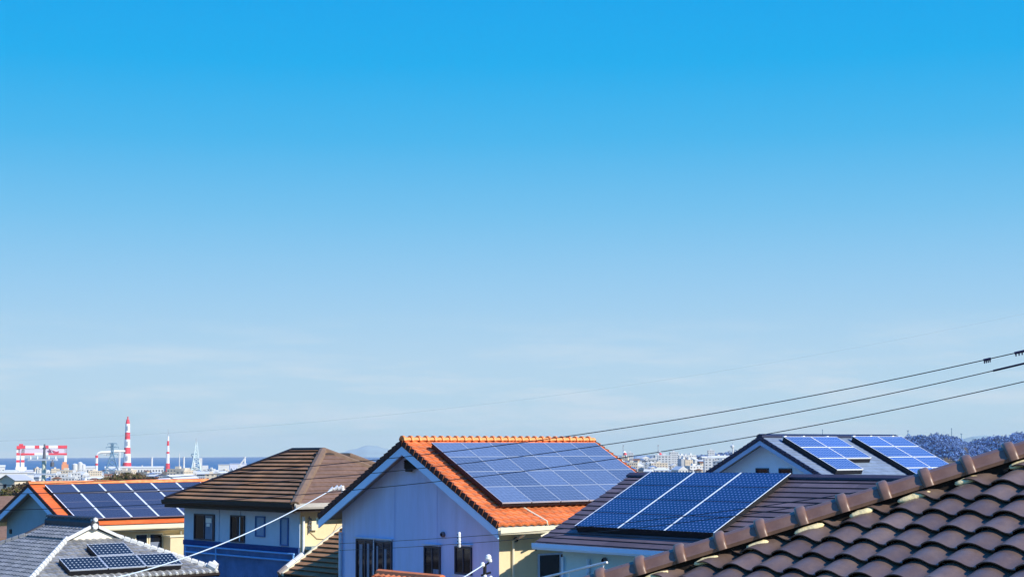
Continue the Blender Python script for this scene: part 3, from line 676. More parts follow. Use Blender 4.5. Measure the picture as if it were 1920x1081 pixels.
# fascia + gutters
for P, Q, mt in (((-B-.05, A+.05, 0), (-B-.05, -A-.05, 0), dark_wood), ((-B-.05, -A-.05, 0), (B+.05, -A-.05, 0), M('grey_gutter', (.46, .44, .40), .5, .3, .1, 3))):
    P, Q = Vector(P), Vector(Q); d = (Q-P).normalized(); sd = d.cross(Vector((0, 0, 1)))
    mb = MB(dz); mb.sweep([(-.03, .03), (-.03, -.17), (.07, -.17), (.10, -.10), (.10, .0), (.08, .0), (.07, -.07), (0, -.09), (0, .03)], P, Q, sd, (0, 0, 1)); mb.build('gutter', mt, h)
mb = MB(dz); mb.prism([(-B-.02, A+.02, -.10), (-B-.02, -A-.02, -.10), (-B-.02, -A-.02, -.30), (-B-.02, A+.02, -.30)], (.04, 0, 0)); mb.prism([(-B+.02, -A-.02, -.15), (B, -A-.02, -.15), (B, -A-.02, -.27), (-B+.02, -A-.02, -.27)], (0, .04, 0)); mb.build('fascia', dark_wood, h)
mb = MB(dz); xa, ya = -B+.6, -A+.6; zs = -1.55; zg = zb-HZ-.3
mb.box(xa, B-.6, ya, A-.6+.15, zs, -.13, 0); mb.build('wall', [wall_shade_white], h)
mb = MB(dz); mb.box(xa-.004, B-.6, ya+.02, A-.6+.15, zg, zs-.003, 0); mb.build('lower_wall', [wall_navy], h)
mb = MB(dz); mb.box(xa+.03, B-.6+.9, ya-.03, ya-.001, zg, -.14, 0); mb.build('side_wall', wall_cream, h)
mb = MB(dz); mb.box(xa-.04, xa-.006, ya+.02, A-.45, zs-.20, zs-.02); mb.build('wall_band', M('dark_navy_band', (.025, .06, .20), .8, .2, .15, 2), h)
window(h, (xa, 3.375, -1.53), FR, 1.55, 1.00, dz, (wframe, glass), 1, blind=[(.55, .9, .05, .95)])
mb = MB(dz); mb.box(xa-.045, xa-.038, 2.02, 2.45, -.86, -.68); mb.box(xa-.045, xa-.038, 2.15, 2.40, -1.0, -.88); mb.build('hanging_cloth', white, h)
window(h, (xa, .65, -1.52), FR, 1.03, 1.0, dz, (wframe, glass), 1)
window(h, (xa, -1.13, -1.26), FR, .66, .75, dz, (M('navy_frame', (.05, .14, .36), .6, .3, .1, 3), M('blue_pane', (.16, .32, .52), .15, .5, .1, 1)), 0)
window(h, (xa, -2.83, -1.52), FR, .53, 1.0, dz, (MATS['navy_frame'], MATS['blue_pane']), 0)
for y in (1.52, -.02): 
    mb = MB(dz); mb.box(xa-.03, xa-.003, y-.03, y+.03, zs, -.32); mb.build('wall_trim', wframe_pale, h)
# pipe frame of the terrace
for pth in ([(xa-.12, 3.9, -1.78), (xa-.12, -3.9, -1.78)], [(xa-.12, 3.9, -2.02), (xa-.12, -3.9, -2.02)], [(xa-.12, 1.53, -1.78), (xa-.12, 1.53, zg)], [(xa-.12, -3.85, -1.78), (xa-.12, -3.85, zg)], [(xa-.12, 3.85, -1.78), (xa-.12, 3.85, zg)]):
    pipe(h, dz, pth, .035, M('rail_blue', (.22, .48, .85), .5, .4, .05, 3), 'rail')
pipe(h, dz, [(xa+.10, ya-.10, -.45), (xa+.10, ya-.10, zg)], .05, white)
mb = MB(dz); mb.box(xa+.15, xa+1.75, ya-.55, ya-.03, -1.62, -1.50); mb.build('awning', M('grey_green_awning', (.34, .40, .36), .7, .3, .1, 3), h)
mb = MB(dz); mb.box(xa+.42, xa+.66, ya-.14, ya-.03, -.95, -.62); mb.build('meter_box', cream_trim, h)
mb = MB(dz)
for i in range(4): mb.tube([(xa+.32+.03*(i % 2), ya-.08, -.52-i*.13), (xa+.40, ya-.16, -.56-i*.13)], .035, 6)
mb.tube([(xa+.34, ya-.1, -.45), (xa+.34, ya-.1, -1.05)], .02, 6); mb.build('service_bracket', rust, h)
pipe(h, dz, [(xa+.4, ya-.06, -1.0), (xa+.7, ya-.06, -1.25), (xa+1.0, ya-.06, -1.28), (xa+1.4, ya-.06, -1.05), (xa+1.6, ya-.06, -.7)], .012, M('cream_cable', (.5, .4, .25), .8, .2, .1, 3), 'cable')

# ================================================================== SHED ROOF BETWEEN THE TWO
P = at(533, 1076, 57); Q = at(634, 1008, 58.6)
h = house_at('brown_roof_shed', 'low shed with stepped brown roof between the hip roof and the blue gable', P.x, P.y, -9.0, R(39.5)); dzs = P.z-ZC+9.0
kk = .62; ws = 3.2; ns = math.hypot(ws, ws*kk); cs, ss = ws/ns, ws*kk/ns
mb = MB(dzs)
tiled(mb, (0, 0, 0), (0, -1, 0), (cs, 0, ss), (-ss, 0, cs), [(0, 0), (3.1, 0), (3.1, ns), (0, ns)], .27, .06, tw=.9, lip=.02)
tiled(mb, (2*ws, -3.1, 0), (0, 1, 0), (-cs, 0, ss), (ss, 0, cs), [(0, 0), (3.1, 0), (3.1, ns), (0, ns)], .27, .05, tw=.9)
mb.prism([(0, 0, -.02), (0, -3.1, -.02), (ws, -3.1, ws*kk-.02), (ws, 0, ws*kk-.02)], (0, 0, -.12), 1); mb.prism([(2*ws, 0, -.02), (ws, 0, ws*kk-.02), (ws, -3.1, ws*kk-.02), (2*ws, -3.1, -.02)], (0, 0, -.12), 1)
mb.build('roof', [brown_tile, dark_wood], h)
mb = MB(dzs); mb.prism([(-.05, .01, .06), (ws, .01, ws*kk+.10), (ws, .01, ws*kk-.10), (-.05, .01, -.12)], (0, .09, 0)); mb.build('verge_board', cream_trim, h)
mb = MB(dzs); mb.prism([(.2, .0-.3, -6), (.2, -3.0, -6), (.2, -3.0, -.02), (.2, -.3, -.02)], (.1, 0, 0)); mb.face([(.3, -.3, -6), (2*ws-.3, -.3, -6), (2*ws-.3, -.3, .0), (ws, -.3, ws*kk-.2), (.3, -.3, .0)]); mb.face([(2*ws-.3, -.3, -6), (2*ws-.3, -3.0, -6), (2*ws-.3, -3.0, 0), (2*ws-.3, -.3, 0)]); mb.build('wall', wall_navy, h)
mb = MB(dzs); mb.sweep([(-.07, 0), (-.09, -.10), (0, -.14), (.08, -.10), (.08, 0)], (-.08, .15, -.03), (-.08, -3.1, -.03), (1, 0, 0), (0, 0, 1)); mb.build('gutter', dark_wood, h)
for i, x in enumerate((-.10, .22, .55)):
    mb = MB(dzs); mb.tube([(x, .20, .08+x*kk), (x+.30, .20, .10+(x+.3)*kk)], .10, 8); mb.build('verge_tile', pale_cap if i else M('grey_brown_cap', (.22, .19, .18), .7, .3, .15, 4), h, smooth=True)

# ================================================================== GREY TILED HOUSE, LOWER LEFT
HZ = -3.917; zb = -9.6; dz = HZ-zb
h = house_at('grey_tile_house', 'house at lower left with grey tiled roof and four black latticed solar panels', -15.064, 56.010, zb, R(41.53))
A, B, H, g = 3.986, 3.342, 1.50, 2.45
n4 = math.hypot(B, H); c4, s4 = B/n4, H/n4; gv = g/B*n4; gz = g/B*H
mb = MB(dz)
F4 = [((-B, A, 0), (0, -1, 0), (c4, 0, s4), (-s4, 0, c4), 2*A, 1), ((B, -A, 0), (0, 1, 0), (-c4, 0, s4), (s4, 0, c4), 2*A, 1),
      ((-B, -A, 0), (1, 0, 0), (0, c4, s4), (0, -s4, c4), 2*B, 0), ((B, A, 0), (-1, 0, 0), (0, -c4, s4), (0, s4, c4), 2*B, 0)]
for O, U, Vv, Nv, ln, main in F4:
    tiled(mb, O, U, Vv, Nv, [(0, -.06), (ln, -.06), (ln-g, gv), (g, gv)], .225, .026, .25, .030, base=.02)
    if main: tiled(mb, O, U, Vv, Nv, [(g-.14, gv), (ln-g+.14, gv), (ln-g+.14, n4), (g-.14, n4)], .225, .026, .25, .030, base=.02, v0=math.ceil(gv/.225)*.225-.225)
mb.prism([(-B, -A, -.02), (B, -A, -.02), (B, A, -.02), (-B, A, -.02)], (0, 0, -.10), 1)
mb.build('roof', [grey_tile, soffit], h, smooth=True, sharp=42)
for sy in (-1, 1):
    mb = MB(dz); y = sy*(A-g+.02); xx = B-g
    mb.prism([(-xx-.1, y, gz-.05), (xx+.1, y, gz-.05), (0, y, H-.03)], (0, sy*.05, 0)); mb.build('gable_wall', M('warm_white_gable', (.88, .82, .68), .8, .2, .05, 3), h)
    for sx_ in (-1, 1):
        hip_cap(h, (sx_*(xx+.15), sy*(A-g+.13), gz-.04), (0, sy*(A-g+.13), H+.02), dz, pale_cap if sy < 0 else ridge_shade_grey, .06, .05, 'verge_tile', .05)
        # hip caps: a chain of small pale caps
        P = Vector((sx_*B, sy*A, .02)); Q = Vector((sx_*(B-g), sy*(A-g), gz+.02)); nn_ = 15
        mb = MB()
        d = (Q-P)/nn_; sd = d.cross(Vector((0, 0, 1))).normalized(); up = sd.cross(d).normalized()
        mb.sweep([(-.085, -.06), (-.07, .04), (0, .085), (.07, .04), (.085, -.06)], (0, 0, 0), d*.80, sd, up); mb.sweep([(-.05, -.06), (-.045, .02), (0, .04), (.045, .02), (.05, -.06)], d*.75, d*1.05, sd, up)
        cpo = mb.build('hip_tile', pale_cap if sy < 0 else grey_tile, h)
        for i in range(nn_):
            o = cpo if i == 0 else cpo.copy()
            if i: COL.objects.link(o); o.parent = h
            o.location = P+d*i+Vector((0, 0, dz+.05))
mb = MB(dz); yy = A-g+.2
mb.sweep([(-.14, -.06), (-.14, .14), (-.08, .24), (.08, .24), (.14, .14), (.14, -.06)], (0, -yy, H), (0, yy, H), (1, 0, 0), (0, 0, 1))
k = 0
while -yy+k*.27 < yy: mb.sweep([(-.10, 0), (-.09, .07), (0, .11), (.09, .07), (.10, 0)], (0, -yy+k*.27, H+.235), (0, min(-yy+k*.27+.23, yy), H+.235), (1, 0, 0), (0, 0, 1)); k += 1
mb.build('ridge_cap', ridge_shade_grey, h)
for sy in (-1, 1):
    mb = MB(dz)
    mb.tube([(0, sy*(yy-.10), H+.22), (0, sy*(yy+.06), H+.25)], [.12, .07], 8); mb.tube([(0, sy*(yy-.04), H+.02), (0, sy*(yy+.04), H+.03)], [.13, .10], 8); mb.build('ridge_end_tile', pale_cap, h, smooth=True)
mb = MB(dz); mb.tube([(B-.05, -A-.02, .10), (B-.25, -A+.18, .24)], [.17, .11], 8); mb.tube([(B-.02, -A, .2), (B-.1, -A+.1, .34)], [.07, .05], 6); mb.build('hip_end_tile', pale_cap, h, smooth=True)
k = 0; mb = MB(dz)
while k*.25 < 2*B: mb.tube([(-B+k*.25+.12, -A-.10, -.02), (-B+k*.25+.12, -A+.06, .05)], .055, 6); k += 1
mb.build('eave_tile', pale_cap, h, smooth=True)
mb = MB(dz); mb.box(-B+.6, B-.6, -A+.6, A-.6, zb-HZ-.3, -.13); mb.build('wall', wall_cream, h)
mb = MB(dz); mb.sweep([(-.07, 0), (-.07, -.08), (0, -.13), (.07, -.08), (.07, 0)], (-B, -A-.09, -.03), (B, -A-.09, -.03), (0, -1, 0), (0, 0, 1)); mb.build('gutter', dark_wood, h)
pw, ph = 1.35, .82
proto = panel_proto(pw, ph, 9, 5, pm_h4, .026, .026, frame_grey, frame_grey)
V, Nn = Vector((0, c4, s4)), Vector((0, -s4, c4))
O = Vector((-B, -A, 0))+SD*1.36+V*1.00+Nn*.20
panel_grid(h, proto, [(0, 0, 0), (1, 0, 0), (2, 0, 0), (1, -1, -.06)], O, SD, V, Nn, pw, ph, dz)
for a0, a1, b0, b1 in ((1.40, 5.37, .26, 1.04), (2.76, 4.03, 1.16, 1.90)):
    o0 = Vector((-B, -A, 0))+Nn*.03
    mb = MB(dz); o0 = o0-V*.07; mb.prism([o0+SD*(a0-.03)+V*b0, o0+SD*a1+V*b0, o0+SD*a1+V*b1, o0+SD*(a0-.03)+V*b1], Nn*.165); mb.build('mounting_frame', black, h)

# ================================================================== NEAR BROWN TILED ROOF
OX, OY, OZ = 2.540, 11.728, -.546
zb = -6.6; dz = OZ-zb
h = house_at('near_tiled_house', 'nearest house, brown wavy clay roof tiles with a capped hip ridge and pale mortar', OX, OY, zb, R(39.203))
CW, EX = .289, .2299
cv, sv = .207/EX, .100/EX
V = Vector((cv, 0, sv)); Nn = Vector((-sv, 0, cv)); U7 = Vector((0, -1, 0))
poly = [(-2.90, -2.2), (5.0, -2.2), (5.0, 2.4), (2.05, 2.4)]
mb = MB(dz)
tiled(mb, (0, 0, 0), U7, V, Nn, poly, EX, .034, CW, .047, prof=WAVE, base=-.032, lip=.009)
roof = mb.build('roof', near_tile, h, smooth=True, sharp=38)
def uv(u, v, hh=0): return U7*u+V*v+Nn*hh
PA, PB = uv(-2.90, -2.2, -.03), uv(2.05, 2.4, -.03); ridge_end = uv(5.0, 2.4)
XB = 2*PB.x-PA.x
mb = MB(dz)
tiled(mb, (XB, PA.y, PA.z), (-1, 0, 0), Vector((0, PB.y-PA.y, PB.z-PA.z)), Vector((0, PB.z-PA.z, PA.y-PB.y)), [(0, 0), (XB-PA.x, 0), (XB-PB.x, math.hypot(PB.y-PA.y, PB.z-PA.z))], .23, .03, base=.0, tw=.289)
tiled(mb, (XB, ridge_end.y, PA.z), (0, 1, 0), (-cv, 0, sv), (sv, 0, cv), [(0, 0), (PA.y-ridge_end.y, 0), (PB.y-ridge_end.y, 4.6), (0, 4.6)], .23, .03, base=.0, tw=.289)
mb.prism([(PA.x, PA.y, PA.z-.03), (XB, PA.y, PA.z-.03), (XB, ridge_end.y, PA.z-.03), (PA.x, ridge_end.y, PA.z-.03)], (0, 0, -.12), 1)
mb.build('far_roof', [near_tile, dark_wood], h)
mb = MB(dz); mb.box(PA.x+.6, XB-.6, ridge_end.y+.5, PA.y-.6, zb-OZ-.3, PA.z-.15)
mb.face([(PA.x+.6, ridge_end.y+.45, PA.z-.15), (XB-.6, ridge_end.y+.45, PA.z-.15), (PB.x, ridge_end.y+.45, PB.z-.2)]); mb.build('wall', wall_cream, h)
mb = MB(dz); mb.sweep([(-.07, 0), (-.07, -.08), (0, -.13), (.07, -.08), (.07, 0)], (PA.x-.05, PA.y, PA.z-.02), (PA.x-.05, ridge_end.y, PA.z-.02), (-1, 0, 0), (0, 0, 1)); mb.build('gutter', dark_wood, h)
D = (PB-PA).normalized(); LEN = (PB-PA).length
side = D.cross(Vector((0, 0, 1))).normalized(); up = side.cross(D).normalized()
# ridge bed, coloured dark to stand for the shade in the gap
mb = MB(dz); mb.sweep([(-.075, -.06), (-.075, .070), (.075, .070), (.075, -.06)], PA, PB, side, up); mb.build('ridge_bed', M('bed_gap_shade', (.03, .022, .018), .95, .1, .3, 20), h)
SP = .3135; PH = .05
sec = [(-.112, .050), (-.118, .075), (-.098, .092), (-.066, .142), (-.030, .160), (.030, .160), (.066, .142), (.098, .092), (.118, .075), (.112, .050)]
mb = MB(); mb.sweep(sec, (0, 0, 0), D*(SP-.004), side, up)
rt = mb.build('ridge_tile', near_ridge, h, smooth=True, sharp=30)
mb = MB(); arc = [(math.cos(a)*.136, .052+math.sin(a)*.136) for a in [math.pi*(i/14) for i in range(15)]]
def ring(q, dd, k): return [side*(x*k)+up*(.06+(y-.06)*k)+D*dd for x, y in q]
prof_ = [(-.041, .80), (-.039, .90), (-.032, .97), (-.016, 1.0), (.016, 1.0), (.032, .97), (.039, .90), (.041, .80)]
rings = [ring(arc, a_, k_) for a_, k_ in prof_]
for r0, r1 in zip(rings, rings[1:]):
    for i in range(len(arc)-1): mb.face([r0[i], r0[i+1], r1[i+1], r1[i]])
mb.face(rings[0]); mb.face(list(reversed(rings[-1])))
collar = mb.build('collar', near_ridge, rt, smooth=True, sharp=50)
cnt = int((LEN-PH)/SP)+1
for i in range(-1, cnt):
    p = PA+D*(PH+i*SP)
    if i == -1: o = rt
    else:
        o = rt.copy(); COL.objects.link(o); o.parent = h; q = collar.copy(); COL.objects.link(q); q.parent = o
    o.location = p+Vector((0, 0, dz))
# mortar pats where the hip meets each trough
rng = random.Random(5)
sgn = 1 if side.dot(Vector((-1, 0, 0))) > 0 else -1
SIDE = side*sgn
for i in range(-9, 6):
    u = i*CW+.03; v = .93*u+.60
    c = PA+D*((u+2.90)/4.95*LEN)+SIDE*.122+up*.012
    mb = MB(); ln = rng.uniform(.075, .115); nu, nv = 12, 7; rows = []
    for a in range(nv+1):
        ph_ = math.pi*a/nv; row = []
        for b in range(nu):
            th = 2*math.pi*b/nu; k = 1+rng.uniform(-.16, .16)
            row.append(D*(ln*math.cos(ph_)*(1+.12*k))+(SIDE*(.030*math.cos(th))+up*(.022*math.sin(th)-.012*math.cos(th)))*(math.sin(ph_)**.8*k))
        rows.append(row)
    for a in range(nv):
        for b in range(nu): mb.face([rows[a][b], rows[a][(b+1) % nu], rows[a+1][(b+1) % nu], rows[a+1][b]])
    o = mb.build('mortar', mortar, h, smooth=True, sharp=60); o.location = c+Vector((0, 0, dz))

# ================================================================== CABLES AND POLES
def cable_from_px(name, label, pts, d0, d1, r, mat, x0, x1, group=None, n=40):
    """a hanging cable: the sag curve through three sighted points, at distances running from d0 to d1"""
    (xa, ya), (xb, yb), (xc, yc) = pts
    def y(x): return ya*(x-xb)*(x-xc)/((xa-xb)*(xa-xc))+yb*(x-xa)*(x-xc)/((xb-xa)*(xb-xc))+yc*(x-xa)*(x-xb)/((xc-xa)*(xc-xb))
    P = []
    for i in range(n+1):
        t = i/n; d = 1/((1-t)/d0+t/d1); x = x0+(x1-x0)*t; P.append(at(x, y(x), d))
    mb = MB(); o0 = P[0].copy(); mb.tube([p-o0 for p in P], r, 6); o = mb.build(name, mat, None, smooth=True); o.location = o0
    return tag(o, label, 'cable', group), y, P
G1 = 'three black overhead cables'
cA, yA, PA_ = cable_from_px('power_cable', 'uppermost of the three black overhead cables, with clamps near the right edge', [(1848, 674), (1045, 820), (599, 872)], 30, 44, .0095, wire_m, 2130, -260, G1)
cB, yB, PB_ = cable_from_px('power_cable', 'middle one of three black overhead cables, thickened by a sleeve near the right edge', [(1865, 694), (1130, 834), (583, 897)], 30, 44, .009, wire_m, 2130, -260, G1)
cC, yC, PC_ = cable_from_px('power_cable', 'lowest of the three black overhead cables, just above the white gabled roof', [(1920, 715), (1215, 850), (559, 927)], 30, 44, .009, wire_m, 2130, -260, G1)
cable_from_px('thin_cable', 'hair thin grey cable crossing the open sky above the three thick ones', [(1900, 592), (960, 751), (0, 826)], 230, 120, .0095, M('grey_cable', (.22, .30, .36), .7, .3, .1, 1), 2050, -150)
def on_cable(P, px):
    best = min(range(len(P)-1), key=lambda i: abs(pxof((P[i]+P[i+1])/2)-px)); return best
def pxof(p):
    v = p-Vector((0, 0, ZC)); return 960+FPX*v.dot(RT)/v.dot(FW)
def depth_at(P, px):
    i = on_cable(P, px); q = (P[i]+P[i+1])/2; return math.hypot(q.x, q.y)
def clamp_on(px0, px1, P, y, label, teeth):
    d = depth_at(P, (px0+px1)/2); a, b = at(px0, y(px0), d), at(px1, y(px1), d)
    mb = MB(); L_ = b-a
    mb.tube([Vector((0, 0, 0)), L_], .024, 8)
    for i in range(teeth):
        p = L_*((i+.5)/teeth); mb.tube([p, p+Vector((0, 0, -.065))], [.016, .010], 6)
    o = mb.build('cable_clamp', M('navy_plastic', (.012, .012, .05), .5, .4, .1, 5), None, smooth=True); o.location = a
    tag(o, label, 'cable clamp')
clamp_on(1844, 1858, PA_, yA, 'small toothed dark clamp on the top cable, left of the bigger clamp', 4)
clamp_on(1902, 1925, PA_, yA, 'bigger toothed dark clamp on the top cable at the right edge of the view', 4)
d = depth_at(PB_, 1890); a = at(1862, yB(1862), d); b = at(1930, yB(1930), d)
mb = MB(); mb.tube([Vector(), b-a], .019, 8); o = mb.build('cable_sleeve', MATS['navy_plastic'], None, smooth=True); o.location = a; tag(o, 'long dark sleeve thickening the middle overhead cable at the right edge', 'cable sleeve')
G2 = 'two thin cables low over the roofs'
lo1, yL1, PL1 = cable_from_px('service_cable', 'upper of two thin cables crossing the blue gable just above its windows', [(1568, 928), (933, 1001), (637, 1018)], 24, 53.2, .0075, wire_m, 1790, 637, G2)
lo2, yL2, PL2 = cable_from_px('service_cable', 'lower of two thin cables crossing the blue grey gable in front of its windows', [(1467, 954), (856, 1019), (633, 1031)], 24, 53.2, .0075, wire_m, 1790, 634, G2)
d = depth_at(PL1, 861)
mb = MB(); H_ = .40; a = at(861, 996.5, d)
mb.tube([Vector((0, 0, 0)), Vector((0, 0, -.03)), Vector((.005, 0, -H_+.03)), Vector((.008, 0, -H_))], [.03, .042, .042, .03], 10, 0)
for k in range(4): mb.tube([Vector((.001*k-.055, 0, -.07-k*.085)), Vector((.001*k+.055, 0, -.075-k*.085))], .022, 6, 1)
o = mb.build('cable_spacer', [porcelain, black], None, smooth=True); o.location = a; tag(o, 'white upright spacer with black lugs hanging on the two thin cables before the gable', 'cable spacer')
# white service drop to the far eave
c, yS, PS = cable_from_px('service_drop', 'thick white cable rising from lower left past the navy wall to the brown hip roof', [(230, 1079), (360, 1040), (619, 919)], 34, 55.5, .0145, wire_w, 190, 622, None)
e = PS[-1]
mb = MB()
for (x, z) in ((0, 0), (.16, .05), (.30, .06)): mb.tube([Vector((x-.08, 0, z-.05)), Vector((x+.06, 0, z+.05))], [.05, .075], 8); 
mb.tube([Vector((.36, 0, .13)), Vector((.39, 0, -.22))], .055, 8); mb.tube([Vector((.0, 0, 0)), Vector((.7, .1, -.02))], .025, 6)
o = mb.build('insulator_string', porcelain, None, smooth=True); o.location = e; tag(o, 'short string of white insulators at the upper end of the thick white cable', 'insulator')
# service mast by the corner of the orange house
m_ = at(909, 1056, 43)
t = thing('service_mast', 'dark steel mast with white ball insulators at the right corner of the blue grey gable', 'service mast', m_.x, m_.y, ZC-8.6)
tz = m_.z-(ZC-8.6)
mb = MB(); mb.tube([(0, 0, 0), (0, 0, tz)], [.06, .045], 8); mb.tube([(-.10, 0, tz-.30), (.16, 0, tz-.22)], .03, 6); mb.tube([(-.02, 0, tz-.06), (.13, 0, tz+.05)], .025, 6); mb.build('mast', black, t, smooth=True)
for (x, z, r_) in ((.09, .16, .085), (-.06, -.02, .065), (.14, .08, .05), (.0, -.33, .055), (.08, -.40, .06), (.15, -.36, .055)):
    mb = MB(); mb.tube([(x-.01, -.02, tz+z-r_), (x, -.02, tz+z-r_*.4), (x+.01, -.02, tz+z+r_*.5), (x+.02, -.02, tz+z+r_)], [r_*.55, r_, r_*.9, r_*.35], 10); mb.build('insulator', porcelain, t, smooth=True)
cable_from_px('service_drop', 'short pale cable running from the bottom edge up to the mast with ball insulators', [(840, 1098), (875, 1078), (905, 1059)], 36, 43, .016, wire_w, 800, 906, None, 12)

def make_pole(label, x, y, ztop, zb, yaw, ):
    t = thing('utility_pole', label, 'utility pole', x, y, zb, yaw, 'concrete utility poles'); H_ = ztop-zb
    mb = MB(); mb.tube([(0, 0, 0), (0, 0, H_-.9)], [.17, .125], 12); mb.build('pole', concrete, t, smooth=True)
    mb = MB(); mb.tube([(0, 0, H_-.9), (0, 0, H_)], [.10, .05], 8); mb.tube([(-.10, 0, H_-.25), (.10, 0, H_-.25)], .05, 6); mb.build('pole_top', rust, t, smooth=True)
    for z in (H_-.92, H_-1.75):
        mb = MB(); mb.box(-.95, .95, -.05-.17, .05-.17, z-.05, z+.05); mb.build('crossarm', alu, t)
    for x_ in (-.8, -.35, .4, .85):
        mb = MB(); mb.tube([(x_, -.17, H_-.87), (x_, -.17, H_-.70)], [.05, .035], 8); mb.build('insulator', porcelain, t, smooth=True)
    mb = MB(); mb.tube([(.72, -.30, H_-1.32), (.72, -.30, H_-1.08)], .11, 12); mb.tube([(.72, -.30, H_-1.08), (.72, -.30, H_-1.0)], [.11, .05], 12); mb.tube([(.72, -.30, H_-1.0), (.72, -.25, H_-.92)], .03, 6); mb.build('transformer', rust, t, smooth=True)
    return t
pt = at(83.5, 832, 100); make_pole('pale concrete utility pole with crossarms behind the left orange ridge', pt.x, pt.y, pt.z, ZC-10.2, R(-15))
for P_, lab in (((PA_[0]+PB_[0]+PC_[0])/3, 'concrete utility pole carrying the near ends of the black overhead cables'), ((PA_[-1]+PB_[-1]+PC_[-1])/3, 'concrete utility pole carrying the left ends of the black overhead cables')):
    make_pole(lab, P_.x, P_.y, P_.z+1.3, ground_z(P_.x, P_.y)+ZC-.2, math.atan2(-P_.x, P_.y))

# ================================================================== FAR TOWN AND PORT
paint_red = M('signal_red', (.78, .045, .075), .6, .3, .06, .02); paint_white = M('signal_white', (.85, .85, .86), .6, .3, .04, .02)
far_white = M('far_white', (.66, .67, .67), .7, .3, .08, .08); far_beige = M('far_beige', (.70, .60, .46), .8, .2, .08, .08)
far_grey = M('far_grey', (.40, .43, .47), .8, .2, .1, .08); far_roof = M('far_roof_dark', (.07, .075, .10), .8, .2, .2, .1)
far_blue = M('far_roof_blue', (.10, .20, .38), .8, .2, .2, .1); far_rust = M('far_roof_brown', (.22, .10, .06), .8, .2, .2, .1)
far_win = M('far_window', (.05, .07, .11), .3, .5, .1, .1); steel_blue = M('pylon_steel', (.13, .25, .36), .6, .4, .1, .05); orange_paint = M('crane_orange', (.75, .30, .14), .7, .3, .08, .05)
def far_mesh(wd, dp, ht, roof, wall, rmat, floors):
    mb = MB(); a, b = wd/2, dp/2
    mb.box(-a, a, -b, b, -3, ht, 0)
    for f in range(floors):
        z0 = ht*(f+.35)/floors; z1 = ht*(f+.72)/floors; n = max(2, int(wd/3))
        for i in range(n):
            x0 = -a+wd*(i+.22)/n; x1 = -a+wd*(i+.74)/n; mb.box(x0, x1, -b-.06, -b+.02, z0, z1, 2); mb.box(x0, x1, b-.02, b+.06, z0, z1, 2)
        n = max(1, int(dp/4))
        for i in range(n):
            y0 = -b+dp*(i+.25)/n; y1 = -b+dp*(i+.7)/n; mb.box(-a-.06, -a+.02, y0, y1, z0, z1, 2); mb.box(a-.02, a+.06, y0, y1, z0, z1, 2)
    o = .5
    if roof == 'gable':
        rh = b*.5; mb.prism([(-a-o, -b-o, ht), (-a-o, b+o, ht), (-a-o, 0, ht+rh)], (wd+2*o, 0, 0), 1)
    elif roof == 'hip':
        rh = b*.5; q = [(-a-o, -b-o, ht), (a+o, -b-o, ht), (a+o, b+o, ht), (-a-o, b+o, ht)]; r0, r1 = (-max(a-b, .3), 0, ht+rh), (max(a-b, .3), 0, ht+rh)
        mb.face([q[0], q[1], r1, r0], 1); mb.face([q[2], q[3], r0, r1], 1); mb.face([q[1], q[2], r1], 1); mb.face([q[3], q[0], r0], 1); mb.face(list(reversed(q)), 1)
    else:
        mb.box(-a-.15, a+.15, -b-.15, b+.15, ht, ht+.7, 0); mb.box(-a+.5, a-.5, -b+.5, b-.5, ht+.7, ht+.72, 1); mb.box(-a*.3, a*.2, -b*.4, b*.3, ht+.72, ht+3.0, 0)
    return mb, [wall, rmat, far_win]
FT = [far_mesh(9, 8, 6, 'hip', far_white, far_roof, 2), far_mesh(11, 8, 6, 'gable', far_white, far_white, 2), far_mesh(13, 10, 9, 'flat', far_white, far_grey, 3), far_mesh(9, 9, 6, 'gable', far_beige, far_rust, 2),
      far_mesh(18, 11, 12, 'flat', far_beige, far_grey, 4), far_mesh(26, 14, 7, 'gable', far_white, far_white, 2), far_mesh(10, 9, 6, 'hip', far_grey, far_blue, 2), far_mesh(14, 12, 17, 'flat', far_white, far_grey, 6)]
KN = ['hip_roofed_house', 'gabled_house', 'flat_roofed_block', 'gabled_house', 'apartment_block', 'long_shed', 'hip_roofed_house', 'tower_block']
KD = ['house with dark hip roof', 'white house with pale gable', 'white flat roofed block', 'beige house with brown gable', 'wide beige apartment block', 'long white shed', 'grey house with blue hip', 'tall white block']
PROT = [None]*len(FT)
def far_building(k, x, y, yaw, sc, where, group, cat=None):
    if PROT[k] is None:
        mb, ms = FT[k]; o = mb.build(KN[k], ms); PROT[k] = o
    else:
        o = PROT[k].copy(); COL.objects.link(o)
    o.location = (x, y, ground_z(x, y)+ZC); o.rotation_euler = (0, 0, yaw); o.scale = (sc[0], sc[1], sc[2])
    tag(o, KD[k]+' '+where, cat or ('house' if 'house' in KN[k] else 'building'), group); return o
rng = random.Random(11); placed = []
def scatter(n, px0, px1, d0, d1, wts, where, group, gap=9):
    c = 0; tries = 0
    while c < n and tries < 6000:
        tries += 1
        px = rng.uniform(px0, px1); d = d0+(d1-d0)*rng.random()**1.2; p = at(px, 847, d); x, y = p.x, p.y
        if any((x-a)**2+(y-b)**2 < (gap+g_)**2 for a, b, g_ in placed): continue
        k = rng.choices(range(len(FT)), wts)[0]
        s = rng.uniform(.8, 1.25)
        far_building(k, x, y, rng.uniform(-.5, .5)+(math.pi/2 if rng.random() < .5 else 0), (s*rng.uniform(.85, 1.25), s, rng.uniform(.8, 1.25)), where, group+' ('+KN[k].replace('_', ' ')+'s '+['dark', 'white', 'white', 'brown', 'beige', 'white', 'blue', 'white'][k]+')')
        placed.append((x, y, 6)); c += 1
scatter(150, 1125, 1430, 1850, 3250, [5, 8, 7, 5, 4, 3, 4, 3], 'in the dense town between orange roof and white gable', 'buildings of the dense far town')
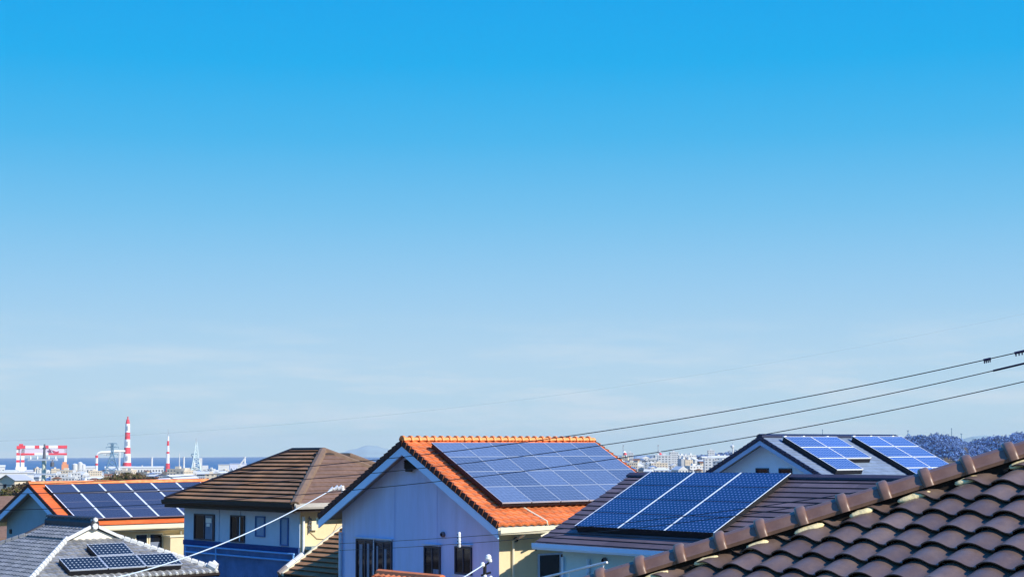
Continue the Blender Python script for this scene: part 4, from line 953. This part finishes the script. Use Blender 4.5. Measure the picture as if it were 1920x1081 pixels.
scatter(108, -40, 345, 1500, 3700, [5, 8, 5, 4, 2, 6, 3, .4], 'beyond the left orange roof', 'buildings of the port plain')
scatter(50, 330, 560, 1500, 3500, [4, 9, 6, 3, 2, 6, 2, .6], 'left of the brown hip roof', 'buildings left of the hip roof')
def unique(name, label, cat, px, d, zoff=0, yaw=None, ztop=None):
    p = at(px, 847, d); t = thing(name, label, cat, p.x, p.y, ground_z(p.x, p.y)+ZC+zoff, math.atan2(-p.x, p.y) if yaw is None else yaw); return t
def zof(px, py, d, t): return at(px, py, d).z-t.location.z
def part(mb, name, mat, t, smooth=False): return mb.build(name, mat, t, smooth=smooth)
def frustum(mb, z0, z1, w0, w1, m=0, n=4, x=0, y=0):
    a = math.pi/n if n == 4 else 0
    k = math.sqrt(2) if n == 4 else 1
    p = lambda w_, z: [(x+w_/2*k*math.cos(a+2*math.pi*i/n), y+w_/2*k*math.sin(a+2*math.pi*i/n), z) for i in range(n)]
    A_, B_ = p(w0, z0), p(w1, z1)
    for i in range(n): mb.face([A_[i], A_[(i+1) % n], B_[(i+1) % n], B_[i]], m)
    mb.face(list(reversed(A_)), m); mb.face(B_, m)
# --- big banded stack
d = 4000; k_ = d/FPX
t = unique('banded_stack', 'tallest red and white banded stack on a splayed base', 'chimney', 238.5, d)
bands = [(890, 882, 24, 22, 'w'), (882, 866.5, 21, 17.5, 'r'), (866.5, 850, 17, 14.5, 'w'), (850, 838.5, 14.3, 12.8, 'r'), (838.5, 823, 12.6, 11.6, 'w'), (823, 810, 11.4, 10.6, 'r'), (810, 794, 10.6, 10, 'w'), (794, 785.5, 9, 6, 'r'), (785.5, 780.5, 2.5, 3.2, 'r')]
for y0, y1, wa, wb, c_ in bands:
    mb = MB(); z0, z1 = zof(238.5, y0, d, t), zof(238.5, y1, d, t)
    if y0 == 890:
        for sx_ in (-1, 1):
            for sy in (-1, 1): mb.tube([(sx_*wa*k_*.45, sy*wa*k_*.45, z0-4), (sx_*wb*k_*.42, sy*wb*k_*.42, z1)], 3.2, 6)
        z0 = z0+4
        frustum(mb, z0, z1, wa*k_*.35, wa*k_*.35, 0)
    else: frustum(mb, z0, z1, wa*k_*.84, wb*k_*.84, 0, 12)
    b = part(mb, 'band', paint_red if c_ == 'r' else paint_white, t, True)
    if c_ == 'w' and y0 < 880:
        mb = MB(); mb.box(-1.7, 1.7, -wa*k_*.47, -wa*k_*.25, z0+(z1-z0)*.25, z0+(z1-z0)*.75); part(mb, 'slot', far_grey, b)
# --- slim banded tower
t = unique('slim_banded_tower', 'slim red and white tower with a needle tip, right of the tallest stack', 'tower', 314.8, d)
for y0, y1, wa, wb, c_ in [(884, 868, 8.5, 7.2, 'r'), (868, 850, 6.6, 5.6, 'w'), (850, 846, 5.5, 5.2, 'r'), (846, 835, 5.1, 4.5, 'w'), (835, 826, 4.3, 3.8, 'r'), (826, 817, 3.8, 3.2, 'w'), (817, 804, 1.1, .6, 'g')]:
    mb = MB(); frustum(mb, zof(315, y0, d, t), zof(315, y1, d, t), wa*k_, wb*k_, 0, 8); part(mb, 'band', {'r': paint_red, 'w': paint_white, 'g': far_grey}[c_], t, True)
# --- pale lattice tower with spire
t = unique('lattice_spire_tower', 'pale grey lattice tower with a thin spire, right of the slim banded tower', 'tower', 368, d)
zz = lambda y: zof(368, y, d, t)
mb = MB()
for sx_ in (-1, 1):
    for sy in (-1, 1): mb.tube([(sx_*9*k_, sy*9*k_, zz(886)), (sx_*3.6*k_, sy*3.6*k_, zz(852)), (sx_*1.0*k_, sy*1.0*k_, zz(828))], [1.6, 1.3, 1.0], 5)
ys = [880, 872, 864, 857, 851, 845, 839, 833]
hw = lambda y: (3.6+(y-852)*5.4/34 if y > 852 else 1.0+(y-828)*2.6/24)*k_
for a_, b_ in zip(ys, ys[1:]):
    for sy in (-1, 1):
        mb.tube([(-hw(a_), sy*hw(a_), zz(a_)), (hw(b_), sy*hw(b_), zz(b_))], .8, 4); mb.tube([(hw(a_), sy*hw(a_), zz(a_)), (-hw(b_), sy*hw(b_), zz(b_))], .8, 4); mb.tube([(-hw(a_), sy*hw(a_), zz(a_)), (hw(a_), sy*hw(a_), zz(a_))], .8, 4)
part(mb, 'lattice', M('pale_steel', (.62, .74, .74), .6, .3, .1, .05), t)
mb = MB(); mb.tube([(0, 0, zz(830)), (-.6*k_, 0, zz(820))], [1.2, .7], 6); part(mb, 'spire', far_grey, t)
mb = MB(); mb.box(-9*k_, 1*k_, -5, 5, zz(852), zz(849.5)); mb.tube([(-9*k_, 0, zz(852)), (-3*k_, 0, zz(862))], .9, 5); part(mb, 'platform', steel_blue, t)
mb = MB(); mb.box(5*k_, 11*k_, -8, 8, zz(890), zz(858)); mb.box(11*k_, 22*k_, -9, 9, zz(890), zz(872)); mb.box(-22*k_, 5*k_, -6, 10, zz(893), zz(876)); mb.tube([(-4*k_, -6, zz(876)), (-4*k_, -6, zz(866))], 4, 8); part(mb, 'plant_building', far_white, t)
# --- gantry crane with emblem
d = 3600; k_ = d/FPX
t = unique('gantry_crane', 'huge red and white gantry crane with a dark star emblem on its girder', 'crane', 79, d)
X = lambda px: (px-79)*k_; zz = lambda y: zof(79, y, d, t)
gp = M('pale_lavender_girder', (.66, .60, .72), .7, .3, .06, .02)
mb = MB(); mb.box(X(38), X(122), -5, 5, zz(849), zz(840)); part(mb, 'girder', gp, t)
for i in range(10):
    x0 = 42+i*8.0; m_ = paint_white if i in (1, 2, 4, 6, 7) else paint_red
    mb = MB(); mb.box(X(x0), X(x0+8.0), -6, 6, zz(840), zz(834.5)); part(mb, 'top_beam_segment', m_, t)
    mb = MB(); mb.box(X(x0), X(x0+8.0), -6, 6, zz(852.5), zz(849)); part(mb, 'lower_beam_segment', paint_white if i in (3, 4, 5) else paint_red, t)
mb = MB(); mb.box(X(39), X(46), -7, 7, zz(835), zz(831.5)); mb.box(X(35), X(42), -7, 7, zz(841), zz(835)); part(mb, 'trolley', paint_red, t)
for y0, y1, m_ in ((848, 841, paint_white), (853, 848, paint_red), (861.5, 853, paint_white), (866, 861.5, paint_red), (875, 866, paint_white)):
    for x0 in (35, 43):
        mb = MB(); xo = (y0-853)*.12 if x0 == 43 and y0 > 853 else 0
        mb.box(X(x0), X(x0+6), -5, 5, zz(y0), zz(y1)); part(mb, 'leg_segment', m_ if x0 == 35 or y0 > 850 else paint_white, t)
mb = MB(); mb.box(X(117.5), X(122), -5, 5, zz(866), zz(838)); part(mb, 'hinged_leg', paint_white, t)
mb = MB(); mb.box(X(113), X(125), -8, 8, zz(880), zz(870)); mb.box(X(114.5), X(122), -7, 7, zz(870), zz(865.5)); part(mb, 'bogie', orange_paint, t)
mb = MB(); mb.box(X(34), X(53), -8, 8, zz(883), zz(874.5)); part(mb, 'bogie', paint_white, t)
mb = MB(); st = []
for i in range(10):
    a = math.pi/2+math.pi*i/5+.2; r_ = 5.2 if i % 2 == 0 else 2.2; st.append((X(92.5)+r_*math.cos(a), -6.6, zz(845)+r_*math.sin(a)))
mb.prism(st, (0, 1.5, 0)); part(mb, 'emblem', M('emblem_plum', (.20, .04, .12), .7, .3, .05, .05), t)
mb = MB(); mb.prism([(X(97), -6.4, zz(843.5)), (X(103), -6.4, zz(846)), (X(108), -6.4, zz(845)), (X(108), -6.4, zz(847.5)), (X(103), -6.4, zz(849.5)), (X(98), -6.4, zz(846.5))], (0, 1.2, 0)); part(mb, 'emblem_stripe', M('emblem_red', (.55, .05, .12), .7, .3, .05, .05), t)
# --- pylon
d = 3000; k_ = d/FPX
t = unique('pylon', 'blue grey steel transmission pylon in front of the tallest stack', 'pylon', 210.5, d)
zz = lambda y: zof(210.5, y, d, t)
mb = MB()
hw = lambda y: (1.6 if y < 850 else 1.6+(y-850)*.30)*k_
ys = [830, 837, 844, 850, 858, 866, 876, 886]
for sx_ in (-1, 1):
    for sy in (-1, 1): mb.tube([(sx_*hw(y), sy*hw(y), zz(y)) for y in ys], 1.1, 4)
for a_, b_ in zip(ys, ys[1:]):
    for sy in (-1, 1): mb.tube([(-hw(a_), sy*hw(a_), zz(a_)), (hw(b_), sy*hw(b_), zz(b_))], .75, 4); mb.tube([(hw(a_), sy*hw(a_), zz(a_)), (-hw(b_), sy*hw(b_), zz(b_))], .75, 4)
part(mb, 'lattice', steel_blue, t)
for y_, l_ in ((830.5, 8), (837, 11), (850, 9.5)):
    mb = MB()
    for sx_ in (-1, 1): mb.prism([(0, -1, zz(y_-1)), (sx_*l_*k_, -.4, zz(y_)), (sx_*l_*k_, -.4, zz(y_+.6)), (0, -1, zz(y_+2))], (0, 2, 0)); mb.tube([(sx_*l_*k_, 0, zz(y_+.6)), (sx_*l_*k_, 0, zz(y_+3.5))], .5, 5)
    part(mb, 'crossarm', steel_blue, t)
# --- loader arm on a banded post
d = 3700; k_ = d/FPX
t = unique('loader_arm', 'white curved loading pipe on a red and white post left of the pylon', 'loader', 181.5, d)
zz = lambda y: zof(181.5, y, d, t)
for y0, y1, m_ in ((893, 888, paint_white), (888, 883, orange_paint), (883, 877, paint_white), (872, 868, paint_red), (877, 872, paint_white), (868, 858, paint_white), (858, 853, paint_red)):
    mb = MB(); frustum(mb, zz(y0), zz(y1), 5*k_, 4.8*k_, 0, 8); part(mb, 'post_segment', m_, t, True)
mb = MB(); mb.tube([(0, 0, zz(853)), (2*k_, 0, zz(849.5)), (7*k_, 0, zz(847.5)), (26*k_, 0, zz(847)), (32*k_, 0, zz(845.5)), (50*k_, 0, zz(845.5))], [2.2, 2.6, 2.8, 2.8, 2.8, 2.2], 8); part(mb, 'arm', paint_white, t, True)
mb = MB(); mb.tube([(40*k_, 0, zz(893)), (40*k_, 0, zz(846))], 2.4, 6); mb.tube([(12*k_, 0, zz(852)), (24*k_, 0, zz(852))], 1.2, 6); part(mb, 'support', far_white, t)
# --- stacks
for px, y0, y1, wd, lab in ((285, 890, 858, 4, 'plain white round stack between the two banded towers'), (345, 884, 857, 3.6, 'plain white stack left of the pale lattice tower'), (336.5, 884, 851, 1.8, 'thin faint mast just left of the plain white stack'), (459, 876, 857, 4.5, 'faint white stack at the brown roof slope'), (267, 888, 873, 3, 'short white stack left of the plain round stack')):
    t = unique('plain_stack', lab, 'chimney', px, 4000); zz = lambda y: zof(px, y, 4000, t); mb = MB(); frustum(mb, -2, zz(y1), wd*1.31*1.15, wd*1.31*.9, 0, 12); frustum(mb, zz(y1), zz(y1)+1.6, wd*1.31*1.05, wd*1.31*1.05, 0, 12); part(mb, 'shaft', far_white, t, True)
t = unique('slewing_crane', 'pale crane with a slanting jib above the brown roof slope', 'crane', 449, 3900); zz = lambda y: zof(449, y, 3900, t); mb = MB()
mb.tube([(-1, 0, zz(874)), (14, 0, zz(857))], [2.6, 1.6], 6); part(mb, 'jib', far_white, t); mb = MB(); frustum(mb, -2, zz(873), 9, 7); mb.box(-5, 5, -4, 4, zz(873), zz(871)); part(mb, 'tower', far_white, t)
# --- long sheds and terraces
def shed(px0, px1, ytop, ybot, d, lab, mat=far_white, roof=True, name='warehouse'):
    pxm = (px0+px1)/2; t = unique(name, lab, 'warehouse', pxm, d); k_ = d/FPX; a = (px1-px0)/2*k_; z1 = zof(pxm, ytop, d, t); z0 = min(-2, zof(pxm, ybot, d, t)); dp = 22
    mb = MB(); mb.box(-a, a, -dp/2, dp/2, z0, z1*.78+z0*.22 if roof else z1); part(mb, 'wall', mat, t)
    mb = MB()
    zm = z1*.78+z0*.22
    if roof: mb.prism([(-a-1, -dp/2-1, zm), (-a-1, dp/2+1, zm), (-a-1, 0, z1)], (2*a+2, 0, 0))
    else: mb.box(-a-.8, a+.8, -dp/2-.8, dp/2+.8, z1, z1+1)
    part(mb, 'roof', mat, t); n = max(3, int((px1-px0)/5)); mb = MB()
    for i in range(n): mb.box(-a+2*a*(i+.3)/n, -a+2*a*(i+.7)/n, -dp/2-.3, -dp/2+.1, z0+(zm-z0)*.15, z0+(zm-z0)*.6)
    part(mb, 'door', far_win, t)
shed(199, 252, 873.5, 881, 3950, 'long white shed behind the foot of the tallest stack'); shed(254, 306, 873.5, 881, 3950, 'long white shed between the tallest stack and the slim tower')
shed(157, 180, 873, 880, 3900, 'white shed left of the red and white loading post'); shed(-15, 9, 871, 878, 3800, 'white shed at the far left edge by the water')
shed(410, 430, 871, 886, 3300, 'tall white shed left of the crane with the slanting jib', roof=False); shed(432, 462, 869, 878, 3950, 'pale low shed below the slanting jib', M('far_lilac', (.62, .66, .80), .8, .2, .1, .05), False)
shed(-30, 60, 886, 893, 1900, 'very long low white shed at the far left beyond the brown scrub', roof=False)
t = unique('tank_cluster', 'white tanks with a round dish standing left of the loading post', 'storage tank', 149, 3700); zz = lambda y: zof(149, y, 3700, t)
for x, y1, r_ in ((-9, 868, 6), (2, 865, 5), (9, 869, 5)):
    mb = MB(); mb.tube([(x, 0, -2), (x, 0, zz(y1+2)), (x, 0, zz(y1))], [r_, r_, r_*.3], 12); part(mb, 'tank', far_white, t, True)
# --- towers of the far town
for px, lab in ((1171, 'left of two small red and white masts above the far town'), (1236.5, 'right of two small red and white masts above the far town')):
    d = 3200; t = unique('town_mast', lab, 'mast', px, d); zz = lambda y: zof(px, y, d, t); k_ = d/FPX
    mb = MB(); mb.tube([(-2.5*k_, 0, zz(853)), (-2.5*k_, 0, zz(833))], [.9, .6], 6); mb.box(-3.5*k_, -1*k_, -1, 1, zz(836), zz(833.5)); mb.box(-3.3*k_, 0, -1.5, 1.5, zz(845), zz(843)); part(mb, 'antenna', far_grey, t)
    mb = MB(); frustum(mb, zz(852), zz(848), 7*k_, 4*k_, 0, 8, 1*k_); part(mb, 'red_head', paint_red, t)
    mb = MB(); frustum(mb, zz(848), zz(845), 8*k_, 3*k_, 0, 8, -.5*k_); part(mb, 'dome', paint_white, t, True)
    mb = MB(); mb.tube([(-3*k_, 0, -2), (-2*k_, 0, zz(852))], 1.6, 6); mb.tube([(4*k_, 0, -2), (3*k_, 0, zz(852))], 1.6, 6); mb.tube([(1*k_, 3, -2), (1*k_, 2, zz(852))], 2, 6); part(mb, 'leg_frame', paint_white, t)
d = 2150; t = unique('apartment_tower', 'tall beige apartment tower with two roof huts, biggest in the far town', 'apartment building', 1284.5, d, yaw=R(20)); zz = lambda y: zof(1284.5, y, d, t)
mb = MB(); mb.box(-3, 8, -6, 6, -3, zz(861)); part(mb, 'wall', far_beige, t); mb = MB(); mb.box(-8, -3.02, -5, 6, -3, zz(859.5)); part(mb, 'stair_wing', far_grey, t)
for x in (-4.6, 3.2):
    mb = MB(); mb.box(x, x+3.2, -3, 3, zz(861)+.05, zz(856.5)); part(mb, 'roof_hut', far_white, t)
mb = MB(); H_ = zz(861)
for f in range(8):
    for i in range(4): mb.box(-2.4+i*2.6, -1.0+i*2.6, -6.12, -5.9, H_*(f+.3)/8, H_*(f+.65)/8)
part(mb, 'window_row', far_win, t)
t = unique('water_tower', 'white water tower with a flat tank head beside the white gable rake', 'water tower', 1374, 2400); zz = lambda y: zof(1374, y, 2400, t)
mb = MB(); mb.tube([(0, 0, -2), (0, 0, zz(838))], [1.6, 1.1], 8); part(mb, 'stem', far_white, t, True); mb = MB(); mb.tube([(-.5, 0, zz(839.5)), (-.5, 0, zz(838)), (-.5, 0, zz(834.5)), (-.5, 0, zz(833.6))], [1.2, 2.8, 2.8, 1.5], 10); part(mb, 'tank', far_white, t, True); mb = MB(); mb.tube([(0, 0, zz(833.6)), (0, 0, zz(829))], .25, 5); part(mb, 'antenna', far_grey, t)
for px, y0, y1, fork, lab in ((1543, 822, 804, 0, 'thin bare mast above the ridge of the white gabled house'), (1703.5, 819, 806, 1, 'short forked mast at the left end of the wooded hill'), (1785.5, 820, 802, 0, 'tallest thin mast on the wooded hill'), (1803.5, 820, 812, 1, 'smallest forked mast on the wooded hill')):
    d = 2300; t = unique('hill_mast', lab, 'mast', px, d); zz = lambda y: zof(px, y, d, t); mb = MB(); mb.tube([(0, 0, -1), (0, 0, zz(y1))], [.65, .5], 6)
    if fork: mb.tube([(-1.2, 0, zz(y1)), (0, 0, zz(y1+3)), (1.2, 0, zz(y1))], .35, 5)
    mb.tube([(-.7, 0, zz(y1+1.5)), (.7, 0, zz(y1+1.5))], .3, 5); part(mb, 'mast', steel_blue, t)

# --- houses in the middle distance on the left
def small_house(px, d, yaw, sc, lab, wall, rmat, label_cat='house', z=None):
    wd, dp, ht = 9*sc, 7.5*sc, 5.6
    p = at(px, 847, d); t = thing('distant_house', lab, label_cat, p.x, p.y, ground_z(p.x, p.y)+ZC, yaw)
    mb = MB(); a, b = wd/2, dp/2; rh = b*.48
    mb.box(-a, a, -b, b, -2, ht); mb.prism([(-a, -b, ht), (-a, b, ht), (-a, 0, ht+rh)], (wd, 0, 0)); part(mb, 'wall', wall, t)
    mb = MB()
    for sg in (-1, 1): mb.prism([(-a-.5, 0, ht+rh+.22), (-a-.5, sg*(b+.5), ht-.05), (-a-.5, sg*(b+.5), ht-.22), (-a-.5, 0, ht+rh+.04)], (wd+1, 0, 0))
    part(mb, 'roof', rmat, t)
    for i in range(3): window(t, (-a+wd*(i+.25)/3, -b, 3.3), SD, 1.3, 1.1, 0)
    window(t, (-a, b*.45, 3.3), FR, 1.2, 1.1, 0); return t
small_house(-52, 93, R(30), 1.0, 'cream house with dark roof peeping past the left orange house', wall_cream, brown_tile2)
small_house(30, 520, R(65), .8, 'distant house with pale gable nearest the dark bushy tree', far_beige, far_grey)
small_house(-4, 560, R(-10), .7, 'distant house with orange roof at the far left edge', far_white, orange_tile2); small_house(10, 760, R(35), .9, 'distant white house at far left with pale roof', far_white, far_white)
small_house(46, 800, R(20), .9, 'distant beige house close behind the left orange ridge', far_beige, far_rust)

# ================================================================== VEGETATION
ev = M('evergreen_leaves', (.035, .060, .045), .9, .1, .3, .8, tint=.5); bare = M('winter_twigs', (.105, .095, .100), .95, .1, .3, .8, tint=.4); olive = M('olive_scrub', (.085, .080, .028), .95, .1, .3, .6, tint=.5); dry = M('dry_scrub', (.150, .105, .060), .95, .1, .3, .6, tint=.4)
haze_blue_ev = M('far_wood_haze_leaves', (.058, .14, .33), .9, .1, .3, .05, tint=.5); haze_blue_bare = M('far_wood_haze_twigs', (.115, .205, .42), .95, .1, .2, .05, tint=.3)  # haze blue mixed into the leaf and twig colours
vr = random.Random(3)
def crown(mb, c, rx, rz, n, s, m, soft=False):
    lob = [(Vector((vr.gauss(0, .42), vr.gauss(0, .42), vr.gauss(.1, .38))), vr.uniform(.35, .6)) for _ in range(6)]
    for _ in range(n):
        lc, lr = vr.choice(lob); a = Vector((vr.gauss(0, 1), vr.gauss(0, 1), vr.gauss(0, 1))).normalized()*lr*vr.uniform(.6, 1.0)+lc
        p = Vector(c)+Vector((a.x*rx, a.y*rx, a.z*rz))
        u = Vector((vr.gauss(0, 1), vr.gauss(0, 1), vr.gauss(0, 1))).normalized(); w_ = u.cross(Vector((vr.gauss(0, 1), vr.gauss(0, 1), vr.gauss(0, 1)))).normalized()
        if soft:
            nn = ((a-lc).normalized()+.5*a+Vector((vr.gauss(0, .28), vr.gauss(0, .28), vr.gauss(0, .28)+.2))).normalized(); u = nn.orthogonal().normalized(); u = Matrix.Rotation(vr.uniform(0, 6.28), 3, nn) @ u; w_ = nn.cross(u)
        q = s*vr.uniform(.6, 1.3)
        mb.face([p-u*q-w_*q*.6, p+u*q-w_*q*.5, p+u*q*.8+w_*q*.7, p-u*q*.7+w_*q*.6], m, vr.random())
def tree(name, label, x, y, H_, rx, mat, n=420):
    t = thing(name, label, 'tree', x, y, ground_z(x, y)+ZC); mb = MB(); mb.tube([(0, 0, -.3), (.1, 0, H_*.3), (.0, .1, H_*.6), (.1, 0, H_*.85)], [H_*.028, H_*.022, H_*.014, .03], 7)
    for i in range(5):
        a = i*1.3; mb.tube([(0, 0, H_*(.32+.08*i)), (rx*.6*math.cos(a), rx*.6*math.sin(a), H_*(.5+.08*i))], [H_*.012, .03], 5)
    mb.build('trunk', M('bark', (.10, .075, .055), .9, .1, .2, 4), t, smooth=True)
    mb = MB(); crown(mb, (0, 0, H_*.62), rx, H_*.36, n, rx*.13, 0); mb.build('crown', mat, t, recalc=False)
p = at(14, 847, 255); tree('evergreen_tree', 'dark bushy tree left of the left orange gable', p.x, p.y, 5.6, 2.6, ev)
p = at(30, 847, 285); tree('evergreen_tree', 'lower dark tree right beside the bushy one at far left', p.x, p.y, 4.2, 2.2, ev)
p = at(-6, 847, 300); tree('bare_tree', 'greyish winter tree at the far left edge', p.x, p.y, 5, 2.6, bare)
def wood(name, items, mats, n, s, soft=False):
    mb = MB()
    for x, y, rx, rz, m in items: crown(mb, (x, y, ground_z(x, y)+ZC+rz*.75), rx, rz, n, s*rx, m, soft)
    o = mb.build(name, mats, None, recalc=False); o['kind'] = 'stuff'; return o
it = []
while len(it) < 900:
    az = vr.uniform(12.2, 20.5); d = vr.uniform(1650, 2450); x, y = d*math.sin(R(az)), d*math.cos(R(az)); sel = math.sin(az*3.1+d*.004)+vr.gauss(0, .5)
    it.append((x, y, vr.uniform(4.5, 8), vr.uniform(4.0, 6.5), 0 if sel > .55 else 1))
while len(it) < 1150:
    az = vr.uniform(6.6, 10.8); d = vr.uniform(3350, 3950); x, y = d*math.sin(R(az)), d*math.cos(R(az)); it.append((x, y, vr.uniform(7, 12), vr.uniform(6, 9), 0 if vr.random() < .6 else 1))
tag(wood('far_wood', it, [haze_blue_ev, haze_blue_bare], 150, .14, True), 'blue hazy wooded hill behind the near brown ridge', 'wood')
it = []
for az0, azw, d0, dw, cnt in ((-13.2, 1.7, 600, 150, 420), (-16.6, 1.5, 400, 90, 120), (-9.4, 1.5, 880, 200, 260)):
    for _ in range(cnt):
        az = vr.gauss(az0, azw*.6); d = vr.gauss(d0, dw*.7); x, y = d*math.sin(R(az)), d*math.cos(R(az)); it.append((x, y, vr.uniform(.8, 2.2)*(d0/600)**.5, vr.uniform(.5, 1.3), 0 if vr.random() < .5 else 1))
tag(wood('scrub', it, [olive, dry], 26, .30), 'olive and brown scrub on the low mounds', 'scrub')

# ================================================================== AIR
hm = bpy.data.materials.new('haze_air'); hm.use_nodes = True; t = hm.node_tree; t.nodes.clear()
o = t.nodes.new('ShaderNodeOutputMaterial'); pv = t.nodes.new('ShaderNodeVolumePrincipled'); pv.inputs['Color'].default_value = (.95, .98, .97, 1); pv.inputs['Density'].default_value = 3.6e-5; pv.inputs['Anisotropy'].default_value = 0.0
t.links.new(pv.outputs[0], o.inputs['Volume'])
mb = MB(); mb.box(-21000, 21000, -8000, 21500, -4, 245); hz = mb.build('haze', hm); hz['kind'] = 'stuff'
